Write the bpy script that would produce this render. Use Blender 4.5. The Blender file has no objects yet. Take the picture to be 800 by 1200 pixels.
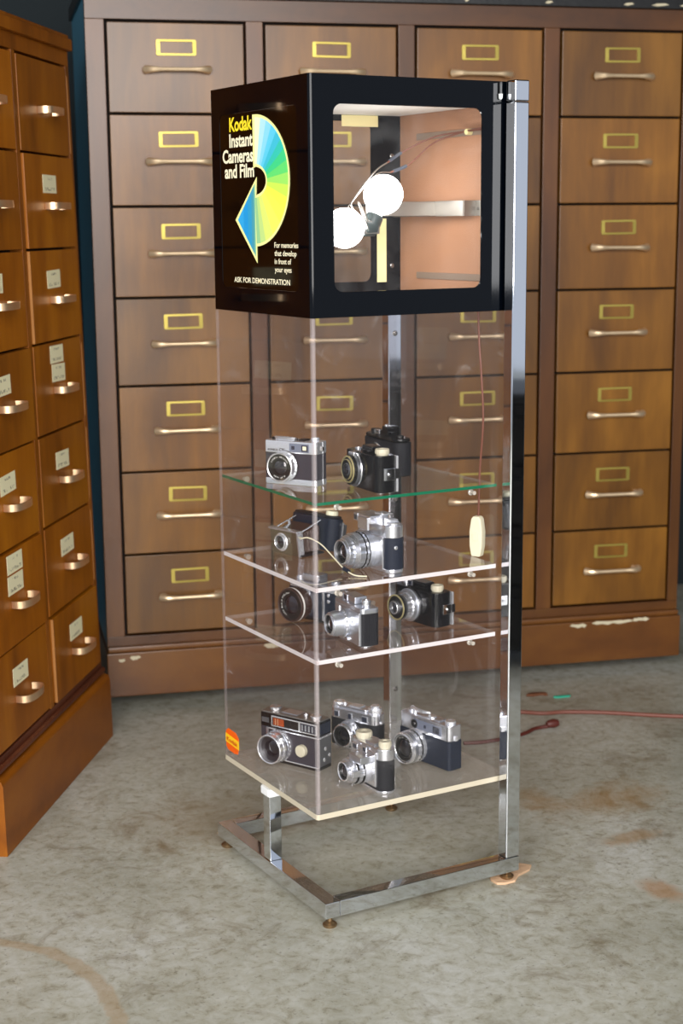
import bpy, bmesh, math, random
from mathutils import Vector, Matrix
random.seed(7)
R = math.radians
scene = bpy.context.scene
COL = scene.collection

# ------------------------------------------------------------------ camera
CAM = Vector((-1.2853, -2.3590, 1.2762))
yaw, pitch, roll = 1.0538, 0.1843, -0.0083
fwd = Vector((math.cos(yaw)*math.cos(pitch), math.sin(yaw)*math.cos(pitch), -math.sin(pitch)))
rgt = Vector((math.sin(yaw), -math.cos(yaw), 0)); upv = rgt.cross(fwd)
r2 = rgt*math.cos(roll)+upv*math.sin(roll); u2 = -rgt*math.sin(roll)+upv*math.cos(roll)
cd = bpy.data.cameras.new('camera'); cam = bpy.data.objects.new('camera', cd); COL.objects.link(cam)
cd.sensor_fit = 'VERTICAL'; cd.sensor_height = 36; cd.sensor_width = 24; cd.lens = 1814.7/1200*36
m = Matrix((r2, u2, -fwd)).transposed().to_4x4(); m.translation = CAM
cam.matrix_world = m
cd.dof.use_dof = True; cd.dof.focus_distance = 2.82; cd.dof.aperture_fstop = 4.5
cd.clip_start = .05
scene.camera = cam

# ------------------------------------------------------------------ world, daylight, exposure
ANG = R(-16.737)                     # the room is turned this far against the display case
UD = Vector((math.cos(ANG), math.sin(ANG), 0)); VD = Vector((-math.sin(ANG), math.cos(ANG), 0))
def room(u, v, z=0): return UD*u + VD*v + Vector((0, 0, z))
w = bpy.data.worlds.new('world'); scene.world = w; w.use_nodes = True
bg = w.node_tree.nodes['Background']; bg.inputs[0].default_value = (.80, .87, 1.0, 1); bg.inputs[1].default_value = .68
def area(name, loc, target, sx, sy, power, color):
    l = bpy.data.lights.new(name, 'AREA'); l.shape = 'RECTANGLE'; l.size = sx; l.size_y = sy; l.energy = power; l.color = color
    o = bpy.data.objects.new(name, l); COL.objects.link(o); o.location = loc
    o.rotation_euler = (Vector(target)-Vector(loc)).to_track_quat('-Z', 'Y').to_euler(); return o
area('daylight_door', room(-1.3, -5.2, 2.35), room(.1, .6, .6), 5.6, 3.0, 660, (1.0, .975, .945))
scene.view_settings.view_transform = 'Standard'; scene.view_settings.look = 'None'
scene.view_settings.exposure = 0.0; scene.view_settings.gamma = 1.0; scene.view_settings.use_curve_mapping = False
scene.cycles.transparent_max_bounces = 48; scene.cycles.max_bounces = 14; scene.cycles.glossy_bounces = 6
scene.cycles.sample_clamp_indirect = 6; scene.cycles.use_denoising = True

# ------------------------------------------------------------------ material helpers
def lin(c): 
    c = c/255; return c/12.92 if c <= .04045 else ((c+.055)/1.055)**2.4
def rgb(r, g, b): return (lin(r), lin(g), lin(b), 1)
M = {}
def mat(name, color, rough=.5, metal=0., coat=0., spec=.5, emit=0., ecol=None, bump=0., bscale=200.):
    mt = bpy.data.materials.new(name); mt.use_nodes = True
    b = mt.node_tree.nodes['Principled BSDF']
    b.inputs['Base Color'].default_value = color; b.inputs['Roughness'].default_value = rough
    b.inputs['Metallic'].default_value = metal; b.inputs['Coat Weight'].default_value = coat; b.inputs['Coat Roughness'].default_value = .15
    b.inputs['Specular IOR Level'].default_value = spec
    if emit: b.inputs['Emission Color'].default_value = ecol or color; b.inputs['Emission Strength'].default_value = emit
    if bump:
        nt = mt.node_tree; tc = nt.nodes.new('ShaderNodeTexCoord'); n = nt.nodes.new('ShaderNodeTexNoise'); bp = nt.nodes.new('ShaderNodeBump')
        n.inputs['Scale'].default_value = bscale; n.inputs['Detail'].default_value = 3
        bp.inputs['Strength'].default_value = bump; bp.inputs['Distance'].default_value = .002
        nt.links.new(tc.outputs['Object'], n.inputs['Vector']); nt.links.new(n.outputs['Fac'], bp.inputs['Height']); nt.links.new(bp.outputs[0], b.inputs['Normal'])
    M[name] = mt; return mt
def N(nt, t, **kw):
    n = nt.nodes.new('ShaderNode'+t)
    for k, v in kw.items(): setattr(n, k, v)
    return n
def math_(nt, op, a, b=None, c=None, clamp=False):
    n = nt.nodes.new('ShaderNodeMath'); n.operation = op; n.use_clamp = clamp
    for i, v in enumerate((a, b, c)):
        if v is None: continue
        if isinstance(v, (int, float)): n.inputs[i].default_value = v
        else: nt.links.new(v, n.inputs[i])
    return n.outputs[0]
def ramp(nt, fac, stops):
    n = nt.nodes.new('ShaderNodeValToRGB'); e = n.color_ramp.elements
    while len(e) < len(stops): e.new(.5)
    for el, (p, c) in zip(e, stops): el.position = p; el.color = c
    nt.links.new(fac, n.inputs[0]); return n.outputs[0]
def mix(nt, fac, a, b, mode='MIX'):
    n = nt.nodes.new('ShaderNodeMix'); n.data_type = 'RGBA'; n.blend_type = mode
    for i, v in ((0, fac), (6, a), (7, b)):
        if isinstance(v, (int, float)): n.inputs[i].default_value = v
        elif isinstance(v, tuple): n.inputs[i].default_value = v
        else: nt.links.new(v, n.inputs[i])
    return n.outputs[2]
def noise(nt, vec, scale, detail=4, rough=.55, dist=0.):
    n = nt.nodes.new('ShaderNodeTexNoise'); n.inputs['Scale'].default_value = scale; n.inputs['Detail'].default_value = detail
    n.inputs['Roughness'].default_value = rough; n.inputs['Distortion'].default_value = dist
    nt.links.new(vec, n.inputs['Vector']); return n.outputs['Fac']
def mapping(nt, vec, scale=(1,1,1), loc=None):
    n = nt.nodes.new('ShaderNodeMapping'); n.inputs['Scale'].default_value = scale; nt.links.new(vec, n.inputs['Vector'])
    if loc is not None: nt.links.new(loc, n.inputs['Location'])
    return n.outputs[0]

def wood(name, dark, mid, light, rough=.42, coat=.25, grain=(9, 9, 1.1)):
    mt = bpy.data.materials.new(name); mt.use_nodes = True; nt = mt.node_tree; b = nt.nodes['Principled BSDF']
    tc = N(nt, 'TexCoord'); oi = N(nt, 'ObjectInfo')
    off = nt.nodes.new('ShaderNodeVectorMath'); off.operation = 'SCALE'; off.inputs[0].default_value = (7.3, 5.1, 9.7)
    nt.links.new(oi.outputs['Random'], off.inputs['Scale'])
    v = mapping(nt, tc.outputs['Object'], grain, off.outputs[0])
    v2 = mapping(nt, tc.outputs['Object'], (grain[0]*9, grain[1]*9, grain[2]*3), off.outputs[0])
    big = noise(nt, v, 1.0, 3, .5, .9); fine = noise(nt, v2, 1.0, 5, .65, .3)
    f = math_(nt, 'ADD', math_(nt, 'MULTIPLY', big, .72), math_(nt, 'MULTIPLY', fine, .28))
    c = ramp(nt, f, [(.30, dark), (.50, mid), (.70, light)])
    rr = ramp(nt, oi.outputs['Random'], [(0, (.80, .80, .80, 1)), (1, (1.12, 1.08, 1.04, 1))])
    c = mix(nt, 1.0, c, rr, 'MULTIPLY')
    nt.links.new(c, b.inputs['Base Color'])
    b.inputs['Roughness'].default_value = rough; b.inputs['Coat Weight'].default_value = coat; b.inputs['Coat Roughness'].default_value = .3; b.inputs['Specular IOR Level'].default_value = .3
    bp = N(nt, 'Bump'); bp.inputs['Strength'].default_value = .06; bp.inputs['Distance'].default_value = .001
    nt.links.new(fine, bp.inputs['Height']); nt.links.new(bp.outputs[0], b.inputs['Normal'])
    M[name] = mt; return mt

def clear(name, tint, ior=1.46, haze=0., rough=.0, hazecol=(.9,.9,.9,1), hmin=.12, lo=.45):
    """clear sheet: straight transmission plus Fresnel reflection, with a trace of surface haze"""
    mt = bpy.data.materials.new(name); mt.use_nodes = True; nt = mt.node_tree
    nt.nodes.remove(nt.nodes['Principled BSDF']); out = nt.nodes['Material Output']
    tr = N(nt, 'BsdfTransparent'); tr.inputs[0].default_value = tint
    gl = N(nt, 'BsdfGlossy'); gl.inputs['Roughness'].default_value = rough; gl.inputs[0].default_value = (1, 1, 1, 1)
    fr = N(nt, 'Fresnel'); fr.inputs['IOR'].default_value = ior
    ge = N(nt, 'NewGeometry')
    # same reflectance from inside and outside the sheet
    ii = math_(nt, 'ADD', math_(nt, 'MULTIPLY', ge.outputs['Backfacing'], 1.0/ior-ior), ior)
    fr2 = math_(nt, 'MULTIPLY', fr.outputs[0], math_(nt, 'SUBTRACT', 1.0, ge.outputs['Backfacing']))
    mx = N(nt, 'MixShader'); nt.links.new(fr2, mx.inputs[0]); nt.links.new(tr.outputs[0], mx.inputs[1]); nt.links.new(gl.outputs[0], mx.inputs[2])
    last = mx.outputs[0]
    if haze:
        tc = N(nt, 'TexCoord'); n1 = noise(nt, tc.outputs['Object'], 9, 6, .7, 1.2)
        f = math_(nt, 'MULTIPLY', ramp(nt, n1, [(lo, (hmin,)*3+(1,)), (lo+.25, (1,)*3+(1,))]), haze)
        df = N(nt, 'BsdfDiffuse'); df.inputs[0].default_value = hazecol
        m2 = N(nt, 'MixShader'); nt.links.new(f, m2.inputs[0]); nt.links.new(last, m2.inputs[1]); nt.links.new(df.outputs[0], m2.inputs[2]); last = m2.outputs[0]
    nt.links.new(last, out.inputs['Surface']); M[name] = mt; return mt

wood('wood_back', rgb(80,48,8), rgb(114,73,14), rgb(142,95,26), .40, .6, (4.5, 4.5, 1.6))
wood('wood_back_frame', rgb(66,36,8), rgb(90,52,13), rgb(108,68,20), .42, .6, (1.6, 4, 5))
wood('wood_back_stile', rgb(66,36,8), rgb(90,52,13), rgb(108,68,20), .42, .6, (4.5, 4.5, 1.6))
wood('wood_left', rgb(108,56,2), rgb(142,80,4), rgb(166,102,12), .42, .0, (4.5, 4.5, 1.6))
wood('wood_left_frame', rgb(92,48,3), rgb(124,68,5), rgb(150,90,14), .42, .0, (4.5, 4.5, 1.6))
wood('wood_left_plinth', rgb(108,54,4), rgb(142,78,7), rgb(162,96,14), .42, .0, (1.4, 9, 5))
wood('wood_moulding', rgb(64,26,12), rgb(90,42,22), rgb(112,62,38), .5, .15, (1.4, 9, 9))
mat('raw_wood', rgb(158,104,48), .7)
mat('teal_paint', rgb(66,124,150), .35)
mat('dark_interior', rgb(20,12,8), .9)  # shade of the cabinet interior put into the colour
mat('dark_top', rgb(22,22,22), .35, bump=.3, bscale=60)
mat('chipped_paint', rgb(196,186,158), .8)
mat('brass', rgb(178,160,80), .38, .75, bump=.15, bscale=300)
mat('bronze', rgb(232,206,170), .40, .72)
mat('copper_pull', rgb(232,196,156), .30, .85)
mat('foot_brass', rgb(150,124,92), .35, .9)
mat('chrome', rgb(228,231,236), .045, 1.0)
mat('ring_gold', rgb(190,178,130), .35, .6)
mat('knob_cream', rgb(198,192,168), .45)
mat('slot_grey', rgb(140,120,104), .5)
mat('board_brown', rgb(74,62,46), .3)
mat('satin', rgb(214,218,226), .28, .92)
mat('silver', rgb(226,228,234), .25, .90)
mat('bright_silver', rgb(240,242,246), .25, .80)
mat('aluminium', rgb(168,164,158), .45, 1.0)
mat('steel', rgb(150,146,142), .35, 1.0)
mat('leather', rgb(22,23,29), .5, spec=.25, bump=.5, bscale=900)
mat('leather_grey', rgb(52,50,58), .55, spec=.25, bump=.5, bscale=900)
mat('leather_blue', rgb(22,30,46), .45, spec=.25, bump=.5, bscale=900)
mat('bakelite', rgb(6,7,11), .15, spec=.3)
mat('black', rgb(8,8,9), .4)
mat('gloss_black', rgb(2,4,8), .05, spec=.22)
mat('brown_lens', rgb(54,38,34), .35)
mat('white', rgb(232,230,224), .5)
mat('white_plastic', rgb(236,238,238), .35)
mat('cream', rgb(232,226,196), .4)
mat('tape', rgb(244,232,172), .6)
mat('hardboard', rgb(176,128,96), .7, bump=.3, bscale=400)
mat('wire', rgb(112,64,46), .5)
mat('wire_tip', rgb(66,72,84), .4)
mat('socket', rgb(58,66,66), .35)
mat('bulb', (1, 1, 1, 1), .3, emit=15, ecol=(1, .985, .96, 1))
mat('amber', rgb(150,62,20), .12, coat=.6)
mat('window_dark', rgb(40,44,58), .08, coat=.6)
mat('window_grey', rgb(108,114,130), .12, coat=.5)
mat('lens_glass', rgb(16,14,26), .03, coat=1.0)
mat('lens_inner', rgb(30,28,34), .35)
mat('lens_grey', rgb(96,98,102), .3, .5)
mat('sign_film', rgb(14,7,4), .06, spec=.25)
mat('sign_black', rgb(5,4,4), .08, coat=1.0)
mat('print_white', rgb(240,230,196), .5, emit=.22)
mat('print_yellow', rgb(240,212,40), .5, emit=.25)
mat('print_border', rgb(236,230,150), .5, emit=.25)
mat('sticker_orange', rgb(238,96,16), .4)
mat('sticker_yellow', rgb(250,196,30), .4)
mat('sticker_red', rgb(196,40,16), .4)
mat('orange_cord', rgb(112,58,42), .55)
mat('dark_cord', rgb(84,34,26), .5)
mat('teal_chip', rgb(40,170,140), .5)
mat('bark', rgb(96,54,26), .8)
mat('shim', rgb(206,170,136), .8, bump=.5, bscale=120)
mat('chest_black', rgb(9,10,12), .5)
mat('wall_dark', rgb(20,30,34), .9, bump=.2, bscale=20)
mat('ceiling_dark', rgb(70,68,66), .9)
mat('edge_white', rgb(214,208,208), .45)
mat('edge_green', rgb(10,104,72), .15, coat=.5)
mat('peg', rgb(184,178,166), .15, coat=.5)
clear('acrylic', (.972, .965, .965, 1), 1.32, .10, .0, (.9, .88, .88, 1), .05, .60)
clear('acrylic_bottom', (.90, .885, .86, 1), 1.46, .42, .03, rgb(206,200,188), .55)
clear('bend_refraction', (.93, .90, .90, 1), 1.46, .22, .05, rgb(206,196,196), .8)  # pale haze in the colour imitates light refracted by the rounded corner
clear('pane', (.985, .985, .985, 1), 1.32, .02)
clear('shelf_glass', (.93, .975, .955, 1), 1.62, .03)
clear('shelf_acrylic', (.965, .955, .955, 1), 1.58, .035)
clear('far_edge_clear', (.90, .88, .88, 1), 1.46, .16, .02, rgb(230,226,226), .8)  # far edges kept clear to imitate how refraction thins them

# paper label with two lines of faint handwriting
def label_mat():
    mt = mat('paper_label', rgb(226,220,182), .8); nt = mt.node_tree; b = nt.nodes['Principled BSDF']
    tc = N(nt, 'TexCoord'); oi = N(nt, 'ObjectInfo'); s = N(nt, 'SeparateXYZ'); nt.links.new(tc.outputs['Generated'], s.inputs[0])
    off = nt.nodes.new('ShaderNodeVectorMath'); off.operation = 'SCALE'; off.inputs[0].default_value = (37, 11, 53); nt.links.new(oi.outputs['Random'], off.inputs['Scale'])
    v = mapping(nt, tc.outputs['Generated'], (16, 1, 5), off.outputs[0]); n = noise(nt, v, 1.0, 2, .6)
    def band(c, h): return math_(nt, 'LESS_THAN', math_(nt, 'ABSOLUTE', math_(nt, 'SUBTRACT', s.outputs['Z'], c)), h)
    def xr(a, b_): return math_(nt, 'MULTIPLY', math_(nt, 'GREATER_THAN', s.outputs['X'], a), math_(nt, 'LESS_THAN', s.outputs['X'], b_))
    l = math_(nt, 'ADD', math_(nt, 'MULTIPLY', band(.78, .07), xr(.3, .7)), math_(nt, 'MULTIPLY', band(.22, .09), xr(.12, .88)))
    f = math_(nt, 'MULTIPLY', l, math_(nt, 'GREATER_THAN', n, .52))
    c = mix(nt, math_(nt, 'MULTIPLY', f, .62), rgb(226,220,182), rgb(40,38,44)); nt.links.new(c, b.inputs['Base Color'])
label_mat()

def floor_mat():
    mt = bpy.data.materials.new('concrete'); mt.use_nodes = True; nt = mt.node_tree; b = nt.nodes['Principled BSDF']; M['concrete'] = mt
    g = N(nt, 'NewGeometry'); P = g.outputs['Position']; s = N(nt, 'SeparateXYZ'); nt.links.new(P, s.inputs[0])
    n1 = noise(nt, P, 2.2, 5, .6, .6); n2 = noise(nt, P, 38, 6, .66, .5); n3 = noise(nt, P, 90, 4, .6, .2); n4 = noise(nt, P, 6.5, 6, .7, 1.0)
    base = ramp(nt, n1, [(.3, rgb(156,156,142)), (.55, rgb(181,181,170)), (.75, rgb(196,197,191))])
    mot = ramp(nt, n2, [(.30, (.55, .51, .42, 1)), (.44, (.86, .84, .78, 1)), (.58, (1, 1, 1, 1)), (.72, (1.1, 1.1, 1.12, 1))])
    c = mix(nt, .9, base, mot, 'MULTIPLY')
    c = mix(nt, math_(nt, 'MULTIPLY', ramp(nt, n4, [(.54, (0,)*3+(1,)), (.70, (1,)*3+(1,))]), .55), c, rgb(110,97,72))
    c = mix(nt, math_(nt, 'MULTIPLY', ramp(nt, n3, [(.60, (0,)*3+(1,)), (.68, (1,)*3+(1,))]), .35), c, rgb(70,58,40))
    c = mix(nt, math_(nt, 'MULTIPLY', ramp(nt, n3, [(.26, (1,)*3+(1,)), (.34, (0,)*3+(1,))]), .35), c, rgb(206,206,212))
    def blob(x, y, r, sx=1, sy=1):
        dx = math_(nt, 'DIVIDE', math_(nt, 'SUBTRACT', s.outputs['X'], x), sx); dy = math_(nt, 'DIVIDE', math_(nt, 'SUBTRACT', s.outputs['Y'], y), sy)
        d = math_(nt, 'SQRT', math_(nt, 'ADD', math_(nt, 'MULTIPLY', dx, dx), math_(nt, 'MULTIPLY', dy, dy)))
        return math_(nt, 'SUBTRACT', 1.0, math_(nt, 'DIVIDE', d, r), clamp=True)
    def addst(c, mask, nz, lo, hi, col, amt):
        f = math_(nt, 'MULTIPLY', ramp(nt, math_(nt, 'ADD', mask, math_(nt, 'SUBTRACT', nz, .5)), [(lo, (0,)*3+(1,)), (hi, (1,)*3+(1,))]), amt)
        return mix(nt, f, c, col)
    rust = rgb(152,114,56)
    c = addst(c, blob(.85, .22, .34, 1.5, .7), n4, .55, 1.0, rust, .55)
    c = addst(c, blob(.72, .30, .18), n4, .5, 1.0, rust, .5)
    c = addst(c, blob(1.15, .05, .35, 1.3, .7), n4, .58, 1.0, rust, .4)
    c = addst(c, blob(.642, -.215, .075, .8, 1.3), n2, .30, .70, rgb(162,114,58), .6)
    c = addst(c, blob(.76, .02, .10, 1.4, .6), n2, .40, .70, rust, .55)
    c = addst(c, blob(.05, .55, .5), n4, .55, .9, rgb(120,98,60), .5)
    # long curved drip stain: part of a ring
    dx = math_(nt, 'SUBTRACT', s.outputs['X'], -.80); dy = math_(nt, 'SUBTRACT', s.outputs['Y'], -.02)
    d = math_(nt, 'SQRT', math_(nt, 'ADD', math_(nt, 'MULTIPLY', dx, dx), math_(nt, 'MULTIPLY', dy, dy)))
    d = math_(nt, 'ADD', d, math_(nt, 'MULTIPLY', math_(nt, 'SUBTRACT', n4, .5), .05))
    rg = math_(nt, 'SUBTRACT', 1.0, math_(nt, 'DIVIDE', math_(nt, 'ABSOLUTE', math_(nt, 'SUBTRACT', d, .365)), .024), clamp=True)
    c = addst(c, rg, n2, .22, .55, rgb(164,138,102), .5)
    nt.links.new(c, b.inputs['Base Color'])
    rf = ramp(nt, n1, [(.3, (.32,)*3+(1,)), (.7, (.5,)*3+(1,))]); nt.links.new(rf, b.inputs['Roughness'])
    bp = N(nt, 'Bump'); bp.inputs['Strength'].default_value = .12; bp.inputs['Distance'].default_value = .003
    nt.links.new(n2, bp.inputs['Height']); nt.links.new(bp.outputs[0], b.inputs['Normal'])
floor_mat()

# ------------------------------------------------------------------ geometry helpers
def box(bm, x0, x1, y0, y1, z0, z1, mi=0):
    vs = [bm.verts.new((x, y, z)) for z in (z0, z1) for y in (y0, y1) for x in (x0, x1)]
    for q in ((0,2,3,1), (4,5,7,6), (0,1,5,4), (2,6,7,3), (0,4,6,2), (1,3,7,5)):
        f = bm.faces.new([vs[i] for i in q]); f.material_index = mi
    return vs
def prism(bm, pts, h0, h1, frame=None, mi=0, taper=1.0):
    """pts: 2-D outline (counter-clockwise), extruded from h0 to h1 along the frame's third axis"""
    fr = frame or (lambda a, b, c: (a, b, c))
    lo = [bm.verts.new(fr(a, b, h0)) for a, b in pts]; hi = [bm.verts.new(fr(a*taper, b*taper, h1)) for a, b in pts]
    n = len(pts); fs = [bm.faces.new(lo[::-1]), bm.faces.new(hi)]
    for i in range(n): fs.append(bm.faces.new((lo[i], lo[(i+1) % n], hi[(i+1) % n], hi[i])))
    for f in fs: f.material_index = mi
    return fs
def rrect(x0, x1, y0, y1, r, n=5):
    out = []
    for cx, cy, a in ((x1-r, y0+r, -90), (x1-r, y1-r, 0), (x0+r, y1-r, 90), (x0+r, y0+r, 180)):
        for i in range(n+1):
            t = R(a+90*i/n); out.append((cx+r*math.cos(t), cy+r*math.sin(t)))
    return out
def lathe(bm, prof, frame, seg=24, mi=0, cap=True, knurl=None):
    """prof: list of (radius, height[, material]); frame(a,b,h) -> point"""
    rings = []
    for k, p in enumerate(prof):
        r, h = p[0], p[1]; ring = []
        for i in range(seg):
            rr = r*(.955 if knurl and k in knurl and i % 2 else 1); t = 2*math.pi*i/seg
            ring.append(bm.verts.new(frame(rr*math.cos(t), rr*math.sin(t), h)))
        rings.append(ring)
    for k in range(len(rings)-1):
        m_ = prof[k+1][2] if len(prof[k+1]) > 2 else mi
        for i in range(seg):
            f = bm.faces.new((rings[k][i], rings[k][(i+1) % seg], rings[k+1][(i+1) % seg], rings[k+1][i])); f.material_index = m_
    if cap:
        f = bm.faces.new(rings[0][::-1]); f.material_index = prof[0][2] if len(prof[0]) > 2 else mi
        f = bm.faces.new(rings[-1]); f.material_index = prof[-1][2] if len(prof[-1]) > 2 else mi
def tube(bm, path, rad, seg=8, mi=0, flat=None):
    path = [Vector(p) for p in path]; rings = []
    nrm = None
    for i, p in enumerate(path):
        t = (path[min(i+1, len(path)-1)]-path[max(i-1, 0)]).normalized()
        if nrm is None: nrm = t.orthogonal().normalized()
        nrm = (nrm-t*nrm.dot(t)).normalized(); bn = t.cross(nrm)
        r = rad[i] if isinstance(rad, (list, tuple)) else rad
        rings.append([bm.verts.new(p+nrm*r*math.cos(2*math.pi*k/seg)+bn*r*math.sin(2*math.pi*k/seg)) for k in range(seg)])
    for a, b in zip(rings, rings[1:]):
        for k in range(seg):
            f = bm.faces.new((a[k], a[(k+1) % seg], b[(k+1) % seg], b[k])); f.material_index = mi
    f = bm.faces.new(rings[0][::-1]); f.material_index = mi; f = bm.faces.new(rings[-1]); f.material_index = mi
def spline(pts, n=8):
    pts = [Vector(p) for p in pts]; out = []
    for i in range(len(pts)-1):
        p0, p1, p2, p3 = pts[max(i-1, 0)], pts[i], pts[i+1], pts[min(i+2, len(pts)-1)]
        for k in range(n):
            t = k/n; out.append(.5*((2*p1)+(p2-p0)*t+(2*p0-5*p1+4*p2-p3)*t*t+(3*p1-p0-3*p2+p3)*t**3))
    out.append(pts[-1]); return out
def mesh_of(bm, name, mats, bevel=0., seg=2, smooth=True, ang=35):
    bmesh.ops.recalc_face_normals(bm, faces=bm.faces)
    if bevel:
        es = [e for e in bm.edges if len(e.link_faces) == 2 and e.calc_face_angle() > R(40)]
        bmesh.ops.bevel(bm, geom=es, offset=bevel, segments=seg, profile=.5, affect='EDGES', clamp_overlap=True)
    me = bpy.data.meshes.new(name); bm.to_mesh(me); bm.free()
    for k in (mats if isinstance(mats, (list, tuple)) else [mats]): me.materials.append(M[k])
    if smooth:
        for p in me.polygons: p.use_smooth = True
        me.set_sharp_from_angle(angle=R(ang))
    return me
def link(name, me, parent=None, loc=(0,0,0), rot=(0,0,0), label=None):
    o = bpy.data.objects.new(name, me); COL.objects.link(o); o.parent = parent; o.location = loc; o.rotation_euler = rot
    if me.polygons and me.polygons[0].use_smooth:
        wn = o.modifiers.new('normals', 'WEIGHTED_NORMAL'); wn.keep_sharp = True; wn.weight = 90; wn.mode = 'FACE_AREA'
    if label: o['label'] = label
    return o
def part(name, bm, mats, parent=None, bevel=0., loc=(0,0,0), rot=(0,0,0), label=None, **kw):
    return link(name, mesh_of(bm, name, mats, bevel, **kw), parent, loc, rot, label)
def bx(name, x0, x1, y0, y1, z0, z1, mats, parent=None, bevel=0., label=None, **kw):
    bm = bmesh.new(); box(bm, x0, x1, y0, y1, z0, z1); return part(name, bm, mats, parent, bevel, label=label, **kw)
def tag(o, label, cat, group=None):
    o['label'] = label; o['category'] = cat
    if group: o['group'] = group
    return o
def thing(name, label, cat, loc=(0,0,0), rot=(0,0,0), group=None):
    o = bpy.data.objects.new(name, None); COL.objects.link(o); o.location = loc; o.rotation_euler = rot; o.empty_display_size = .05
    return tag(o, label, cat, group)
def struct(o): o['kind'] = 'structure'; return o
AX = dict(Z=lambda cx, cy, z0: (lambda a, b, h: (cx+a, cy+b, z0+h)),
          Y=lambda cx, cz, y0: (lambda a, b, h: (cx+a, y0-h, cz+b)),     # towards -Y
          X=lambda cy, cz, x0: (lambda a, b, h: (x0+h, cy+a, cz+b)))
def text(name, s, frame, width, cap, mats, parent, bold=.012, align='L', depth=.0003):
    """flat lettering scaled to a given width and capital height; frame = (origin, right, up, normal)"""
    cu = bpy.data.curves.new(name, 'FONT'); cu.body = s; cu.size = 1; cu.offset = bold; cu.resolution_u = 3; cu.space_character = .98
    o = bpy.data.objects.new(name, cu); COL.objects.link(o)
    bpy.context.view_layer.update()
    me = bpy.data.meshes.new_from_object(o.evaluated_get(bpy.context.evaluated_depsgraph_get()))
    bpy.data.objects.remove(o); bpy.data.curves.remove(cu)
    xs = [v.co.x for v in me.vertices]; x0, x1 = min(xs), max(xs); sx = width/(x1-x0); sy = cap/.73
    og, rt, up, nm = [Vector(v) for v in frame]
    for v in me.vertices:
        a = (v.co.x-x0)*sx - (width if align == 'R' else width/2 if align == 'C' else 0)
        v.co = og+rt*a+up*(v.co.y*sy)+nm*depth
    me.materials.clear(); me.materials.append(M[mats]); me.name = name
    return link(name, me, parent)

# ------------------------------------------------------------------ the garage
def room_obj(name, u0, u1, v0, v1, z0, z1, mats):
    bm = bmesh.new(); box(bm, u0, u1, v0, v1, z0, z1)
    o = part(name, bm, mats, rot=(0, 0, ANG)); return struct(o)
room_obj('floor', -6, 9, -9, 3.2, -.1, 0, 'concrete')
room_obj('wall_back', -4.2, 4.6, 2.35, 2.5, 0, 2.7, 'wall_dark')
room_obj('wall_left', -3.2, -3.05, 1.5, 2.35, 0, 2.7, 'wall_dark')
room_obj('shading_wall_right', 2.35, 2.5, -.3, 2.35, 0, 2.7, 'wall_dark')  # unseen wall, added to shade the back floor and right-hand drawers
room_obj('ceiling', -4.2, 4.6, -2.2, 2.5, 2.7, 2.8, 'ceiling_dark')

# ------------------------------------------------------------------ large card-file cabinet at the back
A_BACK = Vector((.12958, 1.39096, 0))
cab = thing('filing_cabinet', 'large brown wooden card-file cabinet with four columns of drawers behind the display case', 'cabinet', A_BACK, (0, 0, ANG))
CW, CD_ = 1.638, .52
F0 = .02                                             # drawer fronts stand this far behind the plinth face
bx('side_panel', .004, .022, F0+.02, CD_, .175, 1.832, 'teal_paint', cab, label='blue-green painted side panel')
bx('side_panel', CW-.022, CW-.004, F0+.02, CD_, .175, 1.832, 'wood_back_stile', cab)
bx('back_panel', .022, CW-.022, CD_-.012, CD_, .175, 1.832, 'dark_interior', cab)
bx('gap_shade', .022, CW-.022, F0+.03, F0+.04, .175, 1.832, 'dark_interior', cab)  # dark sheet close behind the drawers paints shade into their gaps
bx('top', -.004, CW+.004, F0-.012, CD_+.006, 1.832, 1.868, 'dark_top', cab, .003)
ROWS = [1.775, 1.551, 1.322, 1.092, .8655, .640, .420, .204]
COLX = [.055+.399*k for k in range(4)]; DW = .348
bx('top_rail', .004, CW-.004, F0, F0+.03, ROWS[0]+.004, 1.832, 'wood_back_frame', cab, .0015)
bx('bottom_rail', .004, CW-.004, F0, F0+.03, .175, ROWS[-1]-.004, 'wood_back_frame', cab, .0015)
edges = [.004]+[e for x in COLX for e in (x-.004, x+DW+.004)]+[CW-.004]
for i in range(0, len(edges), 2):
    bx('stile', edges[i], edges[i+1], F0, F0+.03, ROWS[-1]-.004, ROWS[0]+.004, 'wood_back_stile', cab, .0015)
bm = bmesh.new(); box(bm, 0, CW, 0, CD_+.005, .04, .160); box(bm, .004, CW-.004, .006, CD_, .160, .175)
pl = part('plinth', bm, 'wood_back_frame', cab, .004)
for x, y in ((.12, .17), (CW-.12, .17), (.12, CD_-.06), (CW-.12, CD_-.06)):
    bm = bmesh.new(); lathe(bm, [(.022, 0), (.026, .004), (.026, .030), (.016, .034), (.016, .041)], AX['Z'](x, y, 0), 16); part('caster', bm, 'black', cab)
# chipped paint along the plinth edge
for (x, z, L_, h_) in ((1.365, .1535, .13, .010), (1.30, .150, .05, .008), (.06, .146, .03, .010), (1.49, .156, .05, .006), (.42, .1545, .045, .010), (.03, .140, .018, .005)):
    pts = []
    nn = 9
    for i in range(nn): pts.append((x+L_*i/(nn-1), z-h_*(.2+.8*random.random()) if 0 < i < nn-1 else z))
    for i in range(nn-2, 0, -1): pts.append((x+L_*i/(nn-1), z+.003+.003*random.random()))
    bm = bmesh.new(); prism(bm, pts, -.0006, .002, lambda a, b, c: (a, c, b)); part('paint_chip', bm, 'chipped_paint', pl, smooth=False)

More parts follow.
